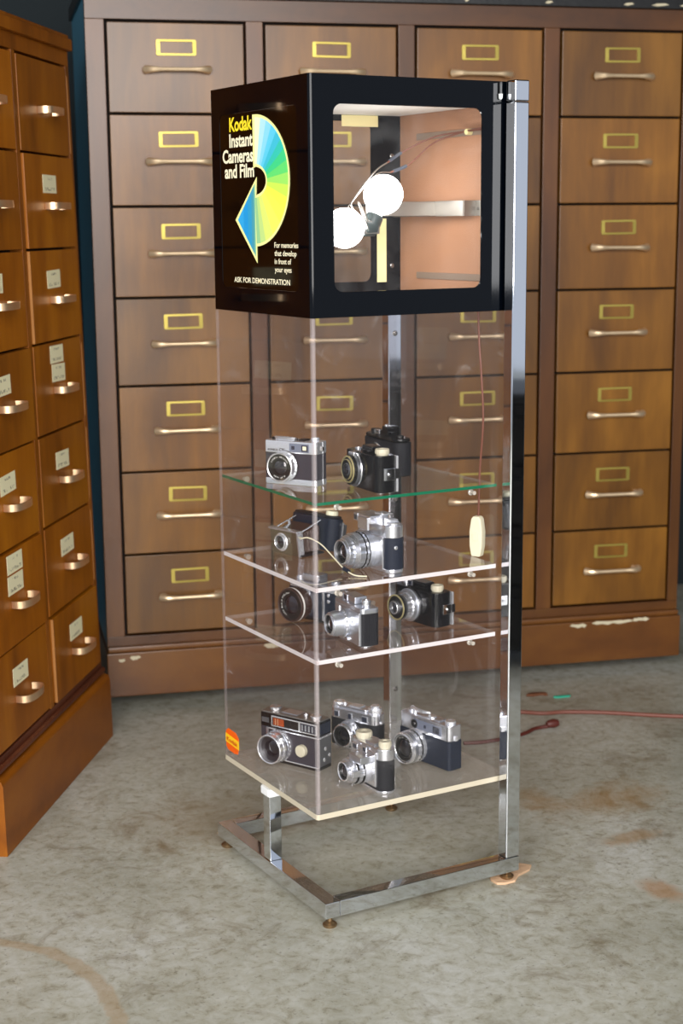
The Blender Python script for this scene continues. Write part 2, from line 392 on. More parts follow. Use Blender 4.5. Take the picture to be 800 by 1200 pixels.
for x, L_ in ((1.20, .022), (1.42, .03), (1.50, .05), (1.58, .045), (.98, .012)):
    bm = bmesh.new(); prism(bm, [(x, 1.840), (x+L_*.4, 1.838), (x+L_, 1.842), (x+L_*.8, 1.846), (x+L_*.3, 1.845)], F0-.0126, F0-.010, lambda a, b, c: (a, c, b)); part('paint_chip', bm, 'chipped_paint', cab, smooth=False)
def brass_frame_mesh():
    bm = bmesh.new(); o = rrect(-.0505, .0505, -.0195, .0195, .004, 3); i_ = rrect(-.0405, .0405, -.0140, .0140, .0015, 3)
    for (ya, yb) in ((-.0025, 0.0005),):
        a = [bm.verts.new((x, ya, z)) for x, z in o]; b = [bm.verts.new((x, ya-.0003, z)) for x, z in i_]
        c = [bm.verts.new((x, yb, z)) for x, z in o]; d = [bm.verts.new((x, yb, z)) for x, z in i_]
        n = len(o)
        for k in range(n):
            j = (k+1) % n
            bm.faces.new((a[k], a[j], b[j], b[k])); bm.faces.new((a[j], a[k], c[k], c[j])); bm.faces.new((b[k], b[j], d[j], d[k]))
    for sx in (-.0445, .0445):
        for sz in (-.0105, .0105): lathe(bm, [(.0016, 0), (.0016, .0008), (.0006, .0013)], AX['Y'](sx, sz, -.0026), 8)
    return mesh_of(bm, 'label_frame', 'brass', .0006, 1)
def bow_pull_mesh():
    bm = bmesh.new(); pts = []; rad = []
    for i in range(21):
        t = -1+2*i/20; a = abs(t)
        y = -.024+.016*max(0, (a-.70)/.30)**2
        pts.append((t*.079, y, 0)); rad.append(.0050+.0060*max(0, (a-.45)/.55)**1.5)
    tube(bm, pts, rad, 10)
    for s in (-1, 1): lathe(bm, [(.0085, 0), (.0085, .010), (.006, .014)], AX['Y'](s*.071, 0, .0005), 12)
    return mesh_of(bm, 'pull', 'bronze')
FR_ME, PULL_ME = brass_frame_mesh(), bow_pull_mesh()
for r in range(7):
    h_ = ROWS[r]-ROWS[r+1]
    bm = bmesh.new(); box(bm, .003, DW-.003, -.001, .019, -h_+.003, -.003); dm = mesh_of(bm, 'drawer', 'wood_back', .002)
    for c in range(4):
        d = link('drawer', dm, cab, (COLX[c], F0+.0005*random.uniform(-1, 3), ROWS[r]))
        link('label_frame', FR_ME, d, (DW/2, -.001, -.062+random.uniform(-.001, .001)), (0, R(random.uniform(-.8, .8)), 0))
        link('pull', PULL_ME, d, (DW/2+.001, -.001, -.1175+random.uniform(-.001, .001)), (0, R(random.uniform(-.5, .5)), 0))

# ------------------------------------------------------------------ card-file cabinet on the left (leans back a little)
A_LEFT = Vector((.05679, 1.19047, 0)); ANGL = R(52.43)
lc = thing('filing_cabinet', 'orange-brown wooden card-file cabinet at left edge with paper labels on its drawers', 'cabinet', A_LEFT, (R(-1.0), 0, ANGL))
LT = [1.641, 1.434, 1.225, 1.018, .813, .608, .402, .200]
LW = .342; LX = [-.722, -.352]; LX0 = -.75; LXR = .016
LD = .46
bx('side_panel', LXR-.018, LXR, F0+.02, LD, .165, 1.70, 'wood_left_frame', lc)
bx('side_panel', LX0, LX0+.018, F0+.02, LD, .165, 1.70, 'wood_left_frame', lc)
bx('back_panel', LX0+.018, LXR-.018, LD-.012, LD, .165, 1.70, 'dark_interior', lc)
bx('gap_shade', LX0+.018, LXR-.018, F0+.03, F0+.04, .165, 1.70, 'dark_interior', lc)  # dark sheet again standing in for shade between the drawers
bx('top_rail', LX0, LXR, F0, F0+.03, LT[0]+.003, 1.678, 'wood_left_frame', lc, .0015)
bm = bmesh.new(); box(bm, LX0-.004, LXR+.004, F0-.012, LD, 1.678, 1.706); box(bm, LX0-.004, LXR+.004, F0-.004, LD, 1.706, 1.716)
part('top', bm, 'wood_left_frame', lc, .004)
bx('bottom_rail', LX0, LXR, F0, F0+.03, .165, LT[-1]-.003, 'wood_moulding', lc, .0015)
for a, b in ((LX0, LX[0]-.003), (LX[0]+LW+.003, LX[1]-.003), (LX[1]+LW+.003, LXR)):
    bx('stile', a, b, F0, F0+.03, LT[-1]-.003, LT[0]+.003, 'wood_left_frame', lc, .001)
bm = bmesh.new(); prism(bm, [(0, 0), (.03, 0), (.03, .166), (.014, .166), (.004, .160), (0, .150)], LX0-.004, .02, lambda a, b, c: (c, a, b))
part('plinth', bm, 'wood_left_plinth', lc, .0015)
bx('plinth_side', .002, .02, .03, LD, 0, .16, 'wood_left_plinth', lc, .002)
bm = bmesh.new(); prism(bm, [(0, 0), (.014, 0), (.014, .010), (.006, .012), (0, .008)], LX0, LXR, lambda a, b, c: (c, F0-.010+a, .172+b)); part('moulding', bm, 'wood_moulding', lc, .001)
def loop_pull_mesh():
    bm = bmesh.new(); prof = []
    pts = spline([(-.050, -.001), (-.052, -.016), (-.044, -.029), (-.022, -.035), (0, -.036), (.022, -.035), (.044, -.029), (.052, -.016), (.050, -.001)], 4)
    pts = [(p[0], p[1]) for p in [Vector((a.x, a.y)) for a in [Vector((q[0], q[1], 0)) for q in pts]]]
    out = []; inn = []
    for i, (x, y) in enumerate(pts):
        a = Vector(pts[max(i-1, 0)]); b = Vector(pts[min(i+1, len(pts)-1)]); t = (b-a).normalized(); n = Vector((-t.y, t.x))
        out.append((x-n.x*.0012, y-n.y*.0012)); inn.append((x+n.x*.0012, y+n.y*.0012))
    hh = .0075
    for i in range(len(pts)-1):
        v = [bm.verts.new((*p, z)) for p in (out[i], out[i+1], inn[i+1], inn[i]) for z in (-hh, hh)]
        for q in ((0,2,3,1), (4,6,7,5), (0,6,4,2)[:0] or (1,3,5,7), (0,6,4,2)): bm.faces.new([v[k] for k in q])
    bmesh.ops.remove_doubles(bm, verts=bm.verts, dist=1e-6)
    return mesh_of(bm, 'pull', 'copper_pull', 0, ang=50)
LP_ME = loop_pull_mesh()
bm = bmesh.new(); box(bm, -.046, .046, -.0006, .0002, -.020, .020); LAB_ME = mesh_of(bm, 'paper_label', 'paper_label', smooth=False)
LABELS = {(1, 1): 1, (1, 2): 1, (1, 3): 2, (1, 4): 1, (1, 5): 1, (1, 6): 1, (0, 2): 1, (0, 3): 1, (0, 4): 1, (0, 5): 2, (0, 6): 1}
for r in range(7):
    h_ = LT[r]-LT[r+1]
    bm = bmesh.new(); box(bm, .002, LW-.002, -.001, .020, -h_+.0025, -.0025); dm = mesh_of(bm, 'drawer', 'wood_left', .002)
    for c in range(2):
        out = {(1, 1): -.004, (1, 3): 0, (1, 2): -.004, (1, 6): -.006, (0, 3): -.004, (0, 5): -.004}.get((c, r), 0)
        d = link('drawer', dm, lc, (LX[c], F0+out, LT[r]))
        link('pull', LP_ME, d, (LW/2+.003, -.001, -.112+random.uniform(-.002, .002)))
        for k in range(LABELS.get((c, r), 0)):
            zz = -.066 if LABELS[(c, r)] == 1 else (-.030, -.073)[k]
            link('paper_label', LAB_ME, d, (LW/2-.012+random.uniform(-.006, .006), -.001, zz+random.uniform(-.003, .003)), (0, R(random.uniform(-2, 2)), 0))
        if (c, r) in ((1, 2), (1, 6)):
            bx('worn_edge', .001, .004, -.0016, .004, -h_+.004, -.004, 'raw_wood', d, label='pale bare wood along the drawer edge')
for r in (0, 1, 3, 4, 5):
    bx('worn_edge', LXR-.020, LXR-.017, F0-.0012, F0+.003, LT[r+1]+.01, LT[r]-.02, 'raw_wood', lc, label='pale bare wood along the frame edge')

# ------------------------------------------------------------------ display case
W, D = .400, .394
case = thing('display_case', 'tall clear acrylic display case on chrome frame with black lit sign box on top', 'display case')
PY0, PY1 = -.035, -.0065; QY0, QY1 = D+.0065, .4285; PX0, PX1 = .400, .4315; BT, BB = .051, .021
bx('base_tube', .0265, PX1, PY0, PY1, BB, BT, 'chrome', case, .0015)
bx('base_tube', .0265, PX1, QY0, QY1, BB, BT, 'chrome', case, .0015)
bx('base_tube', -.004, .026, PY0, QY1, BB, BT, 'chrome', case, .0015)
for y0, y1 in ((PY0, PY1), (QY0, QY1)):
    po = bx('post', PX0, PX1, y0, y1, BT+.0003, 1.488, 'chrome', case, .0028, seg=3)
    bx('post_cap', PX0, PX1, y0, y1, 1.4888, 1.526, 'chrome', po, .0026, seg=3)
    ym = y1+.0001 if y0 < 0 else y0-.0001
    for z in (1.05, .74, .70, .55, .28):
        bm = bmesh.new(); s_ = 1 if y0 < 0 else -1
        lathe(bm, [(.0055, 0), (.0055, .001), (.004, .0028), (.0018, .0034)], (lambda s_, ym, z: (lambda a, b, h: (PX0+.0155+a, ym+s_*h, z+b)))(s_, ym, z), 14)
        if y0 > 0: part('screw', bm, 'steel', po)
        else: bm.free()
for x, y, z0 in ((.012, -.021, 0), (.412, -.021, .0052), (.012, .414, 0), (.412, .414, 0)):
    bm = bmesh.new(); lathe(bm, [(.0125, z0), (.0135, z0+.002), (.0135, z0+.005), (.009, z0+.0085), (.005, z0+.010), (.005, BB+.001)], AX['Z'](x, y, 0), 20)
    part('levelling_foot', bm, 'foot_brass', case, label='small brassy levelling foot')
sp = bx('support_post', -.002, .024, .190, .218, BT, .184, 'chrome', case, .0015)
bm = bmesh.new(); prism(bm, rrect(-.006, .030, .184, .224, .007, 4), .184, .1995, None); part('support_cap', bm, 'white_plastic', sp, .002)
# bent acrylic cover (three sides)
def ushape(r, t, inset=0.):
    x0, y0, y1, x1 = inset, inset, D-inset, PX1-.006
    out = [(x1, y0)]; inn = [(x1, y0+t)]
    for cx, cy, a0 in ((x0+r, y0+r, 270), (x0+r, y1-r, 180)):
        for i in range(7):
            a = R(a0-15*i); out.append((cx+r*math.cos(a), cy+r*math.sin(a))); inn.append((cx+(r-t)*math.cos(a), cy+(r-t)*math.sin(a)))
    out.append((x1, y1)); inn.append((x1, y1-t)); return out, inn
def ustrip(z0, z1, t, r=.007):
    bm = bmesh.new(); o, i_ = ushape(r, t); n = len(o)
    L = [[bm.verts.new((*p, z)) for p in ps] for ps, z in ((o, z0), (o, z1), (i_, z0), (i_, z1))]
    for k in range(n-1):
        f = bm.faces.new((L[0][k], L[0][k+1], L[1][k+1], L[1][k])); g = bm.faces.new((L[2][k+1], L[2][k], L[3][k], L[3][k+1]))
        f.material_index = g.material_index = 0 if k in (0, 7, n-2) else 2
        f = bm.faces.new((L[1][k], L[1][k+1], L[3][k+1], L[3][k])); f.material_index = 1
        f = bm.faces.new((L[0][k+1], L[0][k], L[2][k], L[2][k+1])); f.material_index = 1
    for k in (0, n-1): f = bm.faces.new((L[0][k], L[1][k], L[3][k], L[2][k])); f.material_index = 0
    return bm
part('acrylic_cover', ustrip(.2105, 1.1145, .0035), ['acrylic', 'acrylic', 'bend_refraction'], case)
bx('back_sheet', .4225, .4255, .006, D-.006, .2105, 1.1145, 'acrylic', case)
def slab(name, x0, x1, y0, y1, z0, z1, face, edge):
    bm = bmesh.new(); box(bm, x0, x1, y0, y1, z0, z1); bmesh.ops.recalc_face_normals(bm, faces=bm.faces)
    for f in bm.faces: f.material_index = 0 if abs(f.normal.z) > .5 else 2 if f.normal.x+f.normal.y > 0 else 1
    return part(name, bm, [face, edge, 'far_edge_clear'], case, smooth=False)
mat('edge_bottom', rgb(196,186,164), .4)
bm = bmesh.new(); prism(bm, rrect(0, PX1-.006, 0, D, .006, 4), .2, .2103); bmesh.ops.recalc_face_normals(bm, faces=bm.faces)
for f in bm.faces: f.material_index = 0 if abs(f.normal.z) > .5 else 2 if f.normal.x+f.normal.y > .1 else 1
part('bottom_sheet', bm, ['acrylic_bottom', 'edge_bottom', 'far_edge_clear'], case, smooth=False)
slab('shelf', .006, .397, .006, D-.006, .7845, .790, 'shelf_glass', 'edge_green')['label'] = 'glass shelf with green edge'
slab('shelf', .006, .397, .006, D-.006, .627, .635, 'shelf_acrylic', 'edge_white')
slab('shelf', .006, .397, .006, D-.006, .493, .501, 'shelf_acrylic', 'edge_white')
for zs in (.7845, .627, .493):
    for x in (.055, .345):
        for y, s_ in ((.0036, 1), (D-.0036, -1)):
            bm = bmesh.new(); fr = (lambda x, y, s_, z: (lambda a, b, h: (x+a, y+s_*h, z+b)))(x, y, s_, zs-.0075)
            lathe(bm, [(.004, 0), (.004, .010), (.006, .011), (.006, .0135), (.0035, .0145)], fr, 12); part('shelf_peg', bm, 'peg', case)
# sticker low on the front face
YS = lambda y, z, n=0.: (-n, y, z)
fx = lambda a, b, c: (-c, -a, b)                                     # a = to the viewer's right, b = up, c = out of the face
def flat(name, pts, c0, c1, mt, parent): bm = bmesh.new(); prism(bm, pts, c0, c1, fx); return part(name, bm, mt, parent, smooth=False)
stk = flat('sticker', [(-.383, .232), (-.375, .226), (-.345, .2245), (-.330, .2275), (-.325, .240), (-.325, .262), (-.338, .270), (-.372, .2715), (-.383, .264)], .0003, .0009, 'sticker_orange', case)
flat('sticker_band', [(-.3845, .241), (-.3235, .238), (-.3235, .256), (-.3845, .259)], .0009, .0012, 'sticker_yellow', stk)
text('sticker_lettering', 'Kodak', ((-.0012, .379, .2445), (0, -1, -.04), (0, 0, 1), (-1, 0, 0)), .050, .009, 'sticker_red', stk, .02)
# sign box
Z0, Z1 = 1.115, 1.525
hd = part('sign_shell', ustrip(Z0, Z1, .0035), ['gloss_black', 'gloss_black'], case) if False else None
WY = (.046, .3535); WZ = (1.159, 1.4765); RC = .007
def ring_panel(outer, inner, c0, c1, frame):
    bm = bmesh.new(); es = []
    for ps in (outer, inner):
        vs = [bm.verts.new(frame(a, b, c0)) for a, b in ps]
        es += [bm.edges.new((vs[i], vs[(i+1) % len(vs)])) for i in range(len(vs))]
    bmesh.ops.triangle_fill(bm, edges=es, use_beauty=True)
    fs = bm.faces[:]
    ex = bmesh.ops.extrude_face_region(bm, geom=fs)
    d = Vector(frame(0, 0, c1))-Vector(frame(0, 0, c0))
    bmesh.ops.translate(bm, verts=[v for v in ex['geom'] if isinstance(v, bmesh.types.BMVert)], vec=d)
    return bm
def rect(a0, a1, b0, b1): return [(a0, b0), (a1, b0), (a1, b1), (a0, b1)]
T = .0035
fr_x = lambda a, b, c: (c, a, b); fr_y0 = lambda a, b, c: (a, c, b); fr_y1 = lambda a, b, c: (a, D-c, b)
p_left = part('sign_panel', ring_panel(rect(RC, D-RC, Z0, Z1), rrect(*WY, *WZ, .014), 0, T, fr_x), 'gloss_black', case, ang=20)
p_right = part('sign_panel', ring_panel(rect(RC, .4245, Z0, Z1), rrect(.046, .3535, *WZ, .016), 0, T, fr_y0), 'gloss_black', case, ang=20)
p_far = part('sign_panel', ring_panel(rect(RC, .4245, Z0, Z1), rrect(.046, .3535, *WZ, .016), 0, T, fr_y1), 'gloss_black', case, ang=20)
for cx, cy, a0 in ((RC, RC, 180), (RC, D-RC, 90)):
    o = [(cx+RC*math.cos(R(a0+9*i)), cy+RC*math.sin(R(a0+9*i))) for i in range(11)]; i_ = [(cx+(RC-T)*math.cos(R(a0+9*i)), cy+(RC-T)*math.sin(R(a0+9*i))) for i in range(10, -1, -1)]
    bm = bmesh.new(); prism(bm, o+i_, Z0, Z1); part('corner_strip', bm, 'gloss_black', case)
for nm, fr in (('window_pane', fr_y0), ('window_pane', fr_y1)):
    bm = bmesh.new(); prism(bm, rrect(.0463, .3532, WZ[0]+.0003, WZ[1]-.0003, .0157), .0008, .0028, fr); part(nm, bm, 'pane', p_right if fr is fr_y0 else p_far)
bm = bmesh.new(); prism(bm, rrect(WY[0]+.0003, WY[1]-.0003, WZ[0]+.0003, WZ[1]-.0003, .0137), .0006, .003, fr_x); film = part('sign_film', bm, 'sign_film', p_left)
bx('sign_top', .005, .4215, .005, D-.005, Z1-.006, Z1-.001, 'gloss_black', case)
bx('light_shade', .005, .4195, .005, D-.0055, 1.4885, 1.4915, 'white', case, label='white panel under the sign box top')
bx('sign_back', .4215, .4245, .005, D-.005, Z0, Z1-.0005, 'hardboard', case, label='brown hardboard back of sign box')
bx('sign_floor', .005, .4215, .005, D-.005, Z0, Z0+.003, 'pane', case)
for z in (1.444, 1.172): 
    bx('slot_strip', .4195, .4214, .088, .325, z-.0065, z+.0065, 'slot_grey', case, .0008)
bx('board_edge', .419, .4214, .070, .0735, 1.16, 1.375, 'white', case)
bx('tape_strip', .366, .388, D-.0052, D-.0040, 1.157, 1.285, 'tape', case)
bx('tape_strip', .285, .369, D-.0052, D-.0040, 1.466, 1.4880, 'tape', case)
for z in (1.41, 1.19):
    bm = bmesh.new(); lathe(bm, [(.005, 0), (.005, .001), (.003, .0025)], AX['Y'](.402, z, D-.004), 12); part('screw', bm, 'steel', case)
cl = bx('clip', .388, .3935, -.004, .0, 1.503, 1.5245, 'black', case, .0006)
bm = bmesh.new(); prism(bm, [(.3875, 1.503), (.3885, 1.495), (.3908, 1.4925), (.393, 1.495), (.394, 1.503)], -.0055, .0, fr_y0); part('clip_tip', bm, 'white_plastic', cl, .0006)
# lettering and arrow on the sign
def sgn(y, z, n=.0003): return ((-n, y, z), (0, -1, 0), (0, 0, 1), (-1, 0, 0))
for s_, y, z, wd, cap, mt in (('Kodak', .2155, 1.445, .094, .0255, 'print_yellow'), ('Instant', .2145, 1.4165, .096, .0245, 'print_white'),
                             ('Cameras', .2125, 1.3885, .128, .0245, 'print_white'), ('and Film', .2105, 1.361, .122, .0245, 'print_white')):
    text('sign_lettering', s_, sgn(y, z), wd, cap, mt, p_left, .026, 'R')
for k, (s_, wd) in enumerate((('For memories', .090), ('that develop', .083), ('in front of', .063), ('your eyes', .064))):
    text('sign_lettering', s_, sgn(.1345, 1.2345-.0143*k), wd, .0098, 'print_white', p_left, .012)
text('sign_lettering', 'ASK FOR DEMONSTRATION', sgn(.301, 1.1695), .224, .0100, 'print_white', p_left, .012)
cy_, cz_ = .209, 1.353
def ell(ry, rz, a): return (-(cy_-ry*math.cos(R(a))), cz_+rz*math.sin(R(a)))
def arrow_pts(e):
    o = [(-(.214-e), 1.470-e)]+[ell(.136-e, .117-e, a) for a in range(84, -91, -6)]
    o += [(-(.2035-e), 1.236+e), (-(.2035-e), 1.206+2.2*e), (-(.291-1.9*e), 1.284), (-(.2005-e), 1.360-2.2*e), (-(.2035-e), 1.3265-e*.2)]
    o += [ell(.045+e, .025+e, a) for a in range(-78, 85, 9)]+[(-(.2135-e), 1.3755+e)]
    return o
ar = flat('sign_arrow', arrow_pts(0)[::-1], .0002, .0005, 'print_border', p_left)
SEC = [(78, (228,236,196)), (68, (172,220,228)), (58, (132,208,232)), (48, (88,196,226)), (38, (58,182,206)), (28, (46,188,170)), (17, (58,200,128)), (6, (92,210,108)), (-5, (150,220,98)),
       (-16, (196,226,84)), (-28, (226,232,78)), (-42, (240,236,84)), (-58, (236,236,96)), (-72, (214,226,112)), (-81, (184,214,128)), (-88, (146,196,140))]
for k, (a1, c) in enumerate(SEC):
    a0 = 88 if k == 0 else SEC[k-1][0]; mat('sector_%d' % k, rgb(*c), .5, emit=.18)
    outer = [ell(.131, .112, a0+(a1-a0)*i/4) for i in range(5)]; inner = [ell(.050, .030, a0+(a1-a0)*i/4) for i in range(4, -1, -1)]
    flat('arrow_sector', (outer+inner)[::-1], .0005, .0007, 'sector_%d' % k, p_left)
HD = [(.2035, .213, (116,180,150)), (.213, .223, (66,150,170)), (.223, .238, (42,150,196)), (.238, .256, (24,146,210)), (.256, .2805, (40,160,220))]
def head_z(y):
    t = (y-.2075)/(.2805-.2075); t = min(max(t, 0), 1); return (1.217+t*(1.284-1.217), 1.349+t*(1.284-1.349))
for k, (ya, yb, c) in enumerate(HD):
    mat('head_%d' % k, rgb(*c), .5, emit=.18); ya = max(ya, .2078)
    (l0, h0), (l1, h1) = head_z(ya), head_z(yb)
    pts = [(-yb, l1), (-ya, l0), (-ya, h0)]+([(-yb, h1)] if h1-l1 > .001 else [])
    flat('arrow_stripe', pts, .0005, .0007, 'head_%d' % k, p_left)
# lamp fittings inside the sign box
br = bmesh.new(); box(br, .392, .3935, .118, .372, 1.288, 1.317); box(br, .3935, .4215, .1165, .118, 1.288, 1.317); box(br, .420, .4214, .100, .1165, 1.288, 1.317)
box(br, .3935, .4215, .372, .3735, 1.288, 1.317)
bk = part('lamp_bracket', br, 'aluminium', case, .0004)
bm = bmesh.new(); lathe(bm, [(.003, 0), (.003, .001), (.0015, .002)], (lambda a, b, h: (.4199-h, .108+a, 1.302+b)), 10); part('screw', bm, 'steel', bk)
bx('lamp_arm', .236, .392, .2125, .214, 1.289, 1.316, 'aluminium', case, .0003)
bx('socket_plate', .212, .250, .186, .214, 1.256, 1.2800, 'aluminium', case, .001)
bx('socket_plate', .236, .250, .2125, .214, 1.270, 1.289, 'aluminium', case, .0003)
def axis_frame(o, d):
    o, d = Vector(o), Vector(d).normalized(); a = d.orthogonal().normalized(); b = d.cross(a)
    return lambda x, y, h: tuple(o+a*x+b*y+d*h)
def bulb(o, d):
    fr = axis_frame(o, d)
    bm = bmesh.new(); lathe(bm, [(.014, 0), (.0165, .002), (.0165, .022), (.0145, .026)], fr, 24); s_ = part('lamp_socket', bm, 'socket', case)
    bm = bmesh.new(); prof = [(.0125, .026), (.013, .032)]; r_ = .0375; c = .032+r_*.94
    for i in range(13):
        a = R(-70+160*i/12); prof.append((max(r_*math.cos(a), .0004), c+r_*math.sin(a)))
    lathe(bm, prof, fr, 28); part('light_bulb', bm, 'bulb', case)
bulb((.238, .200, 1.268), (.42, .0, .90))
bulb((.246, .200, 1.268), (-1.0, -.06, -.01))
for pts, r_ in (([(.235, .2, 1.275), (.195, .195, 1.305), (.205, .2, 1.325), (.260, .22, 1.372), (.300, .24, 1.390)], .0014), ([(.228, .2, 1.275), (.188, .195, 1.300), (.200, .2, 1.318), (.262, .22, 1.366), (.312, .25, 1.372)], .0014),
                ([(.232, .19, 1.27), (.20, .18, 1.315), (.225, .185, 1.262)], .0016)):
    bm = bmesh.new(); tube(bm, spline(pts, 8), r_, 8); part('lamp_wire', bm, 'aluminium', case)
for pts in ([(.298, .24, 1.389), (.335, .235, 1.412), (.375, .19, 1.437), (.410, .14, 1.445), (.413, .09, 1.446)], [(.312, .25, 1.372), (.350, .24, 1.388), (.372, .19, 1.425), (.405, .15, 1.4425), (.412, .085, 1.449)]):
    sp_ = spline(pts, 8); bm = bmesh.new(); tube(bm, sp_, .0017, 8); wi = part('lamp_wire', bm, 'wire', case)
    bm = bmesh.new(); tube(bm, sp_[2:8], .0034, 8); part('wire_joint', bm, 'wire_tip', wi)
bm = bmesh.new(); lathe(bm, [(.006, 0), (.006, .012), (.004, .014)], axis_frame((.4205, .132, 1.444), (-1, 0, 0)), 10); part('wire_grommet', bm, 'tape', case)
# hanging cord with a cream rocker switch
bm = bmesh.new(); tube(bm, spline([(.411, .092, 1.1185), (.411, .087, 1.05), (.411, .078, .98), (.411, .072, .90), (.411, .082, .80), (.411, .085, .713)], 8), .0021, 8); ck = part('switch_cord', bm, 'wire', case)
sw_o = [(-.0095, -.040), (.0095, -.040), (.0135, -.020), (.0140, .010), (.0105, .034), (.0065, .040), (-.0065, .040), (-.0105, .034), (-.0140, .010), (-.0135, -.020)]
sw_ = Matrix.Rotation(R(-30), 3, 'Z')
bm = bmesh.new(); prism(bm, sw_o, -.009, .009, lambda a, b, c: tuple(Vector((.4095, .086, .674))+Matrix.Rotation(R(-62), 3, 'Z')@Vector((a, -c, b))))
swp = part('rocker_switch', bm, 'cream', case, .003, label='cream rocker switch on hanging cord')
bm = bmesh.new(); prism(bm, rrect(-.0055, .0055, -.008, .008, .001, 2), .009, .0115, lambda a, b, c: tuple(Vector((.4095, .086, .674))+Matrix.Rotation(R(-62), 3, 'Z')@Vector((a, -c, b)))); part('rocker', bm, 'cream', swp, .0008)

# ------------------------------------------------------------------ film cameras: helpers
def camera_thing(name, label, fr, ang, w, d, z, tilt=0., group=None):
    """fr = front right bottom corner on the shelf, ang = heading of the camera's width"""
    X = Vector((math.cos(R(ang)), math.sin(R(ang)), 0)); Y = Vector((-X.y, X.x, 0))
    c = Vector((fr[0], fr[1], z))-X*(w/2)+Y*(d/2)
    return thing(name, label, 'camera', c, (R(tilt), 0, R(ang)), 'film cameras in the display case')
def layer(root, name, w, d, z0, z1, r, mt, bev=.0012, dx=0, dy=0, label=None):
    bm = bmesh.new(); prism(bm, rrect(-w/2+dx, w/2+dx, -d/2+dy, d/2+dy, r, 6), z0, z1); return part(name, bm, mt, root, bev, label=label)
def pbox(root, name, x0, x1, y0, y1, z0, z1, mt, bev=.0008, **kw): return bx(name, x0, x1, y0, y1, z0, z1, mt, root, bev, **kw)
def knob(root, name, x, y, z, r, h, mt, knurl=True, seg=28):
    bm = bmesh.new(); lathe(bm, [(r*.86, 0), (r*.86, h*.18), (r, h*.22), (r, h*.82), (r*.9, h), (r*.45, h), (r*.4, h*.9)], AX['Z'](x, y, z), seg, knurl={2, 3} if knurl else None); return part(name, bm, mt, root)
def lens(root, x, z, y0, segs, glass_r, depth=.005, seg=44, rim='silver', inner='black', label=None, ring='black', rd=.0015):
    """segs outward from the body: (r_start, r_end, length, material, knurled)"""
    keys = []; prof = []; kn = set(); h = -.001
    def ki(k):
        if k not in keys: keys.append(k)
        return keys.index(k)
    for s_ in segs:
        k = ki(s_[3]); prof.append((s_[0], h, k)); h += s_[2]; prof.append((s_[1], h, k))
        if len(s_) > 4 and s_[4]: kn |= {len(prof)-2, len(prof)-1}
    re = segs[-1][1]; k = ki(rim); ki2 = ki(inner)
    ri = max(re-.003, glass_r+.0015); kr = ki(ring)
    prof += [(re-.0015, h+.0008, k), (ri, h, k), (ri, h-rd, k), (glass_r+.001, h-rd-.0004, kr), (glass_r, h-max(depth, rd+.001), ki2)]; depth = max(depth, rd+.001)
    bm = bmesh.new(); lathe(bm, prof, AX['Y'](x, z, y0), seg, knurl=kn); o = part('lens_barrel', bm, keys, root, ang=28, label=label)
    bm = bmesh.new(); lathe(bm, [(glass_r, h-depth), (glass_r*.8, h-depth+.0016), (glass_r*.5, h-depth+.0026), (glass_r*.15, h-depth+.003)], AX['Y'](x, z, y0), 28); part('front_element', bm, 'lens_glass', o)
    return o, y0-h
def rim_text(lensobj, s, x, z, y, r, cap, a0, a1, mt='white'):
    """letters set round the lens ring"""
    for i, ch in enumerate(s):
        if ch == ' ': continue
        a = R(a0+(a1-a0)*i/max(1, len(s)-1)); c = Vector((x+r*math.cos(a), y, z+r*math.sin(a)))
        rt = Vector((math.sin(a), 0, -math.cos(a))); up = Vector((math.cos(a), 0, math.sin(a)))
        text('lens_lettering', ch, (c, rt, up, (0, -1, 0)), cap*.62, cap, mt, lensobj, .02, 'C')
def window(root, x0, x1, z0, z1, y, mt='window_dark', frame='silver', t=.0012, fr=.0015):
    f = pbox(root, 'window_frame', x0-fr, x1+fr, y-t, y+.001, z0-fr, z1+fr, frame, .0004)
    pbox(f, 'window_glass', x0, x1, y-t-.0004, y, z0, z1, mt, .0002); return f

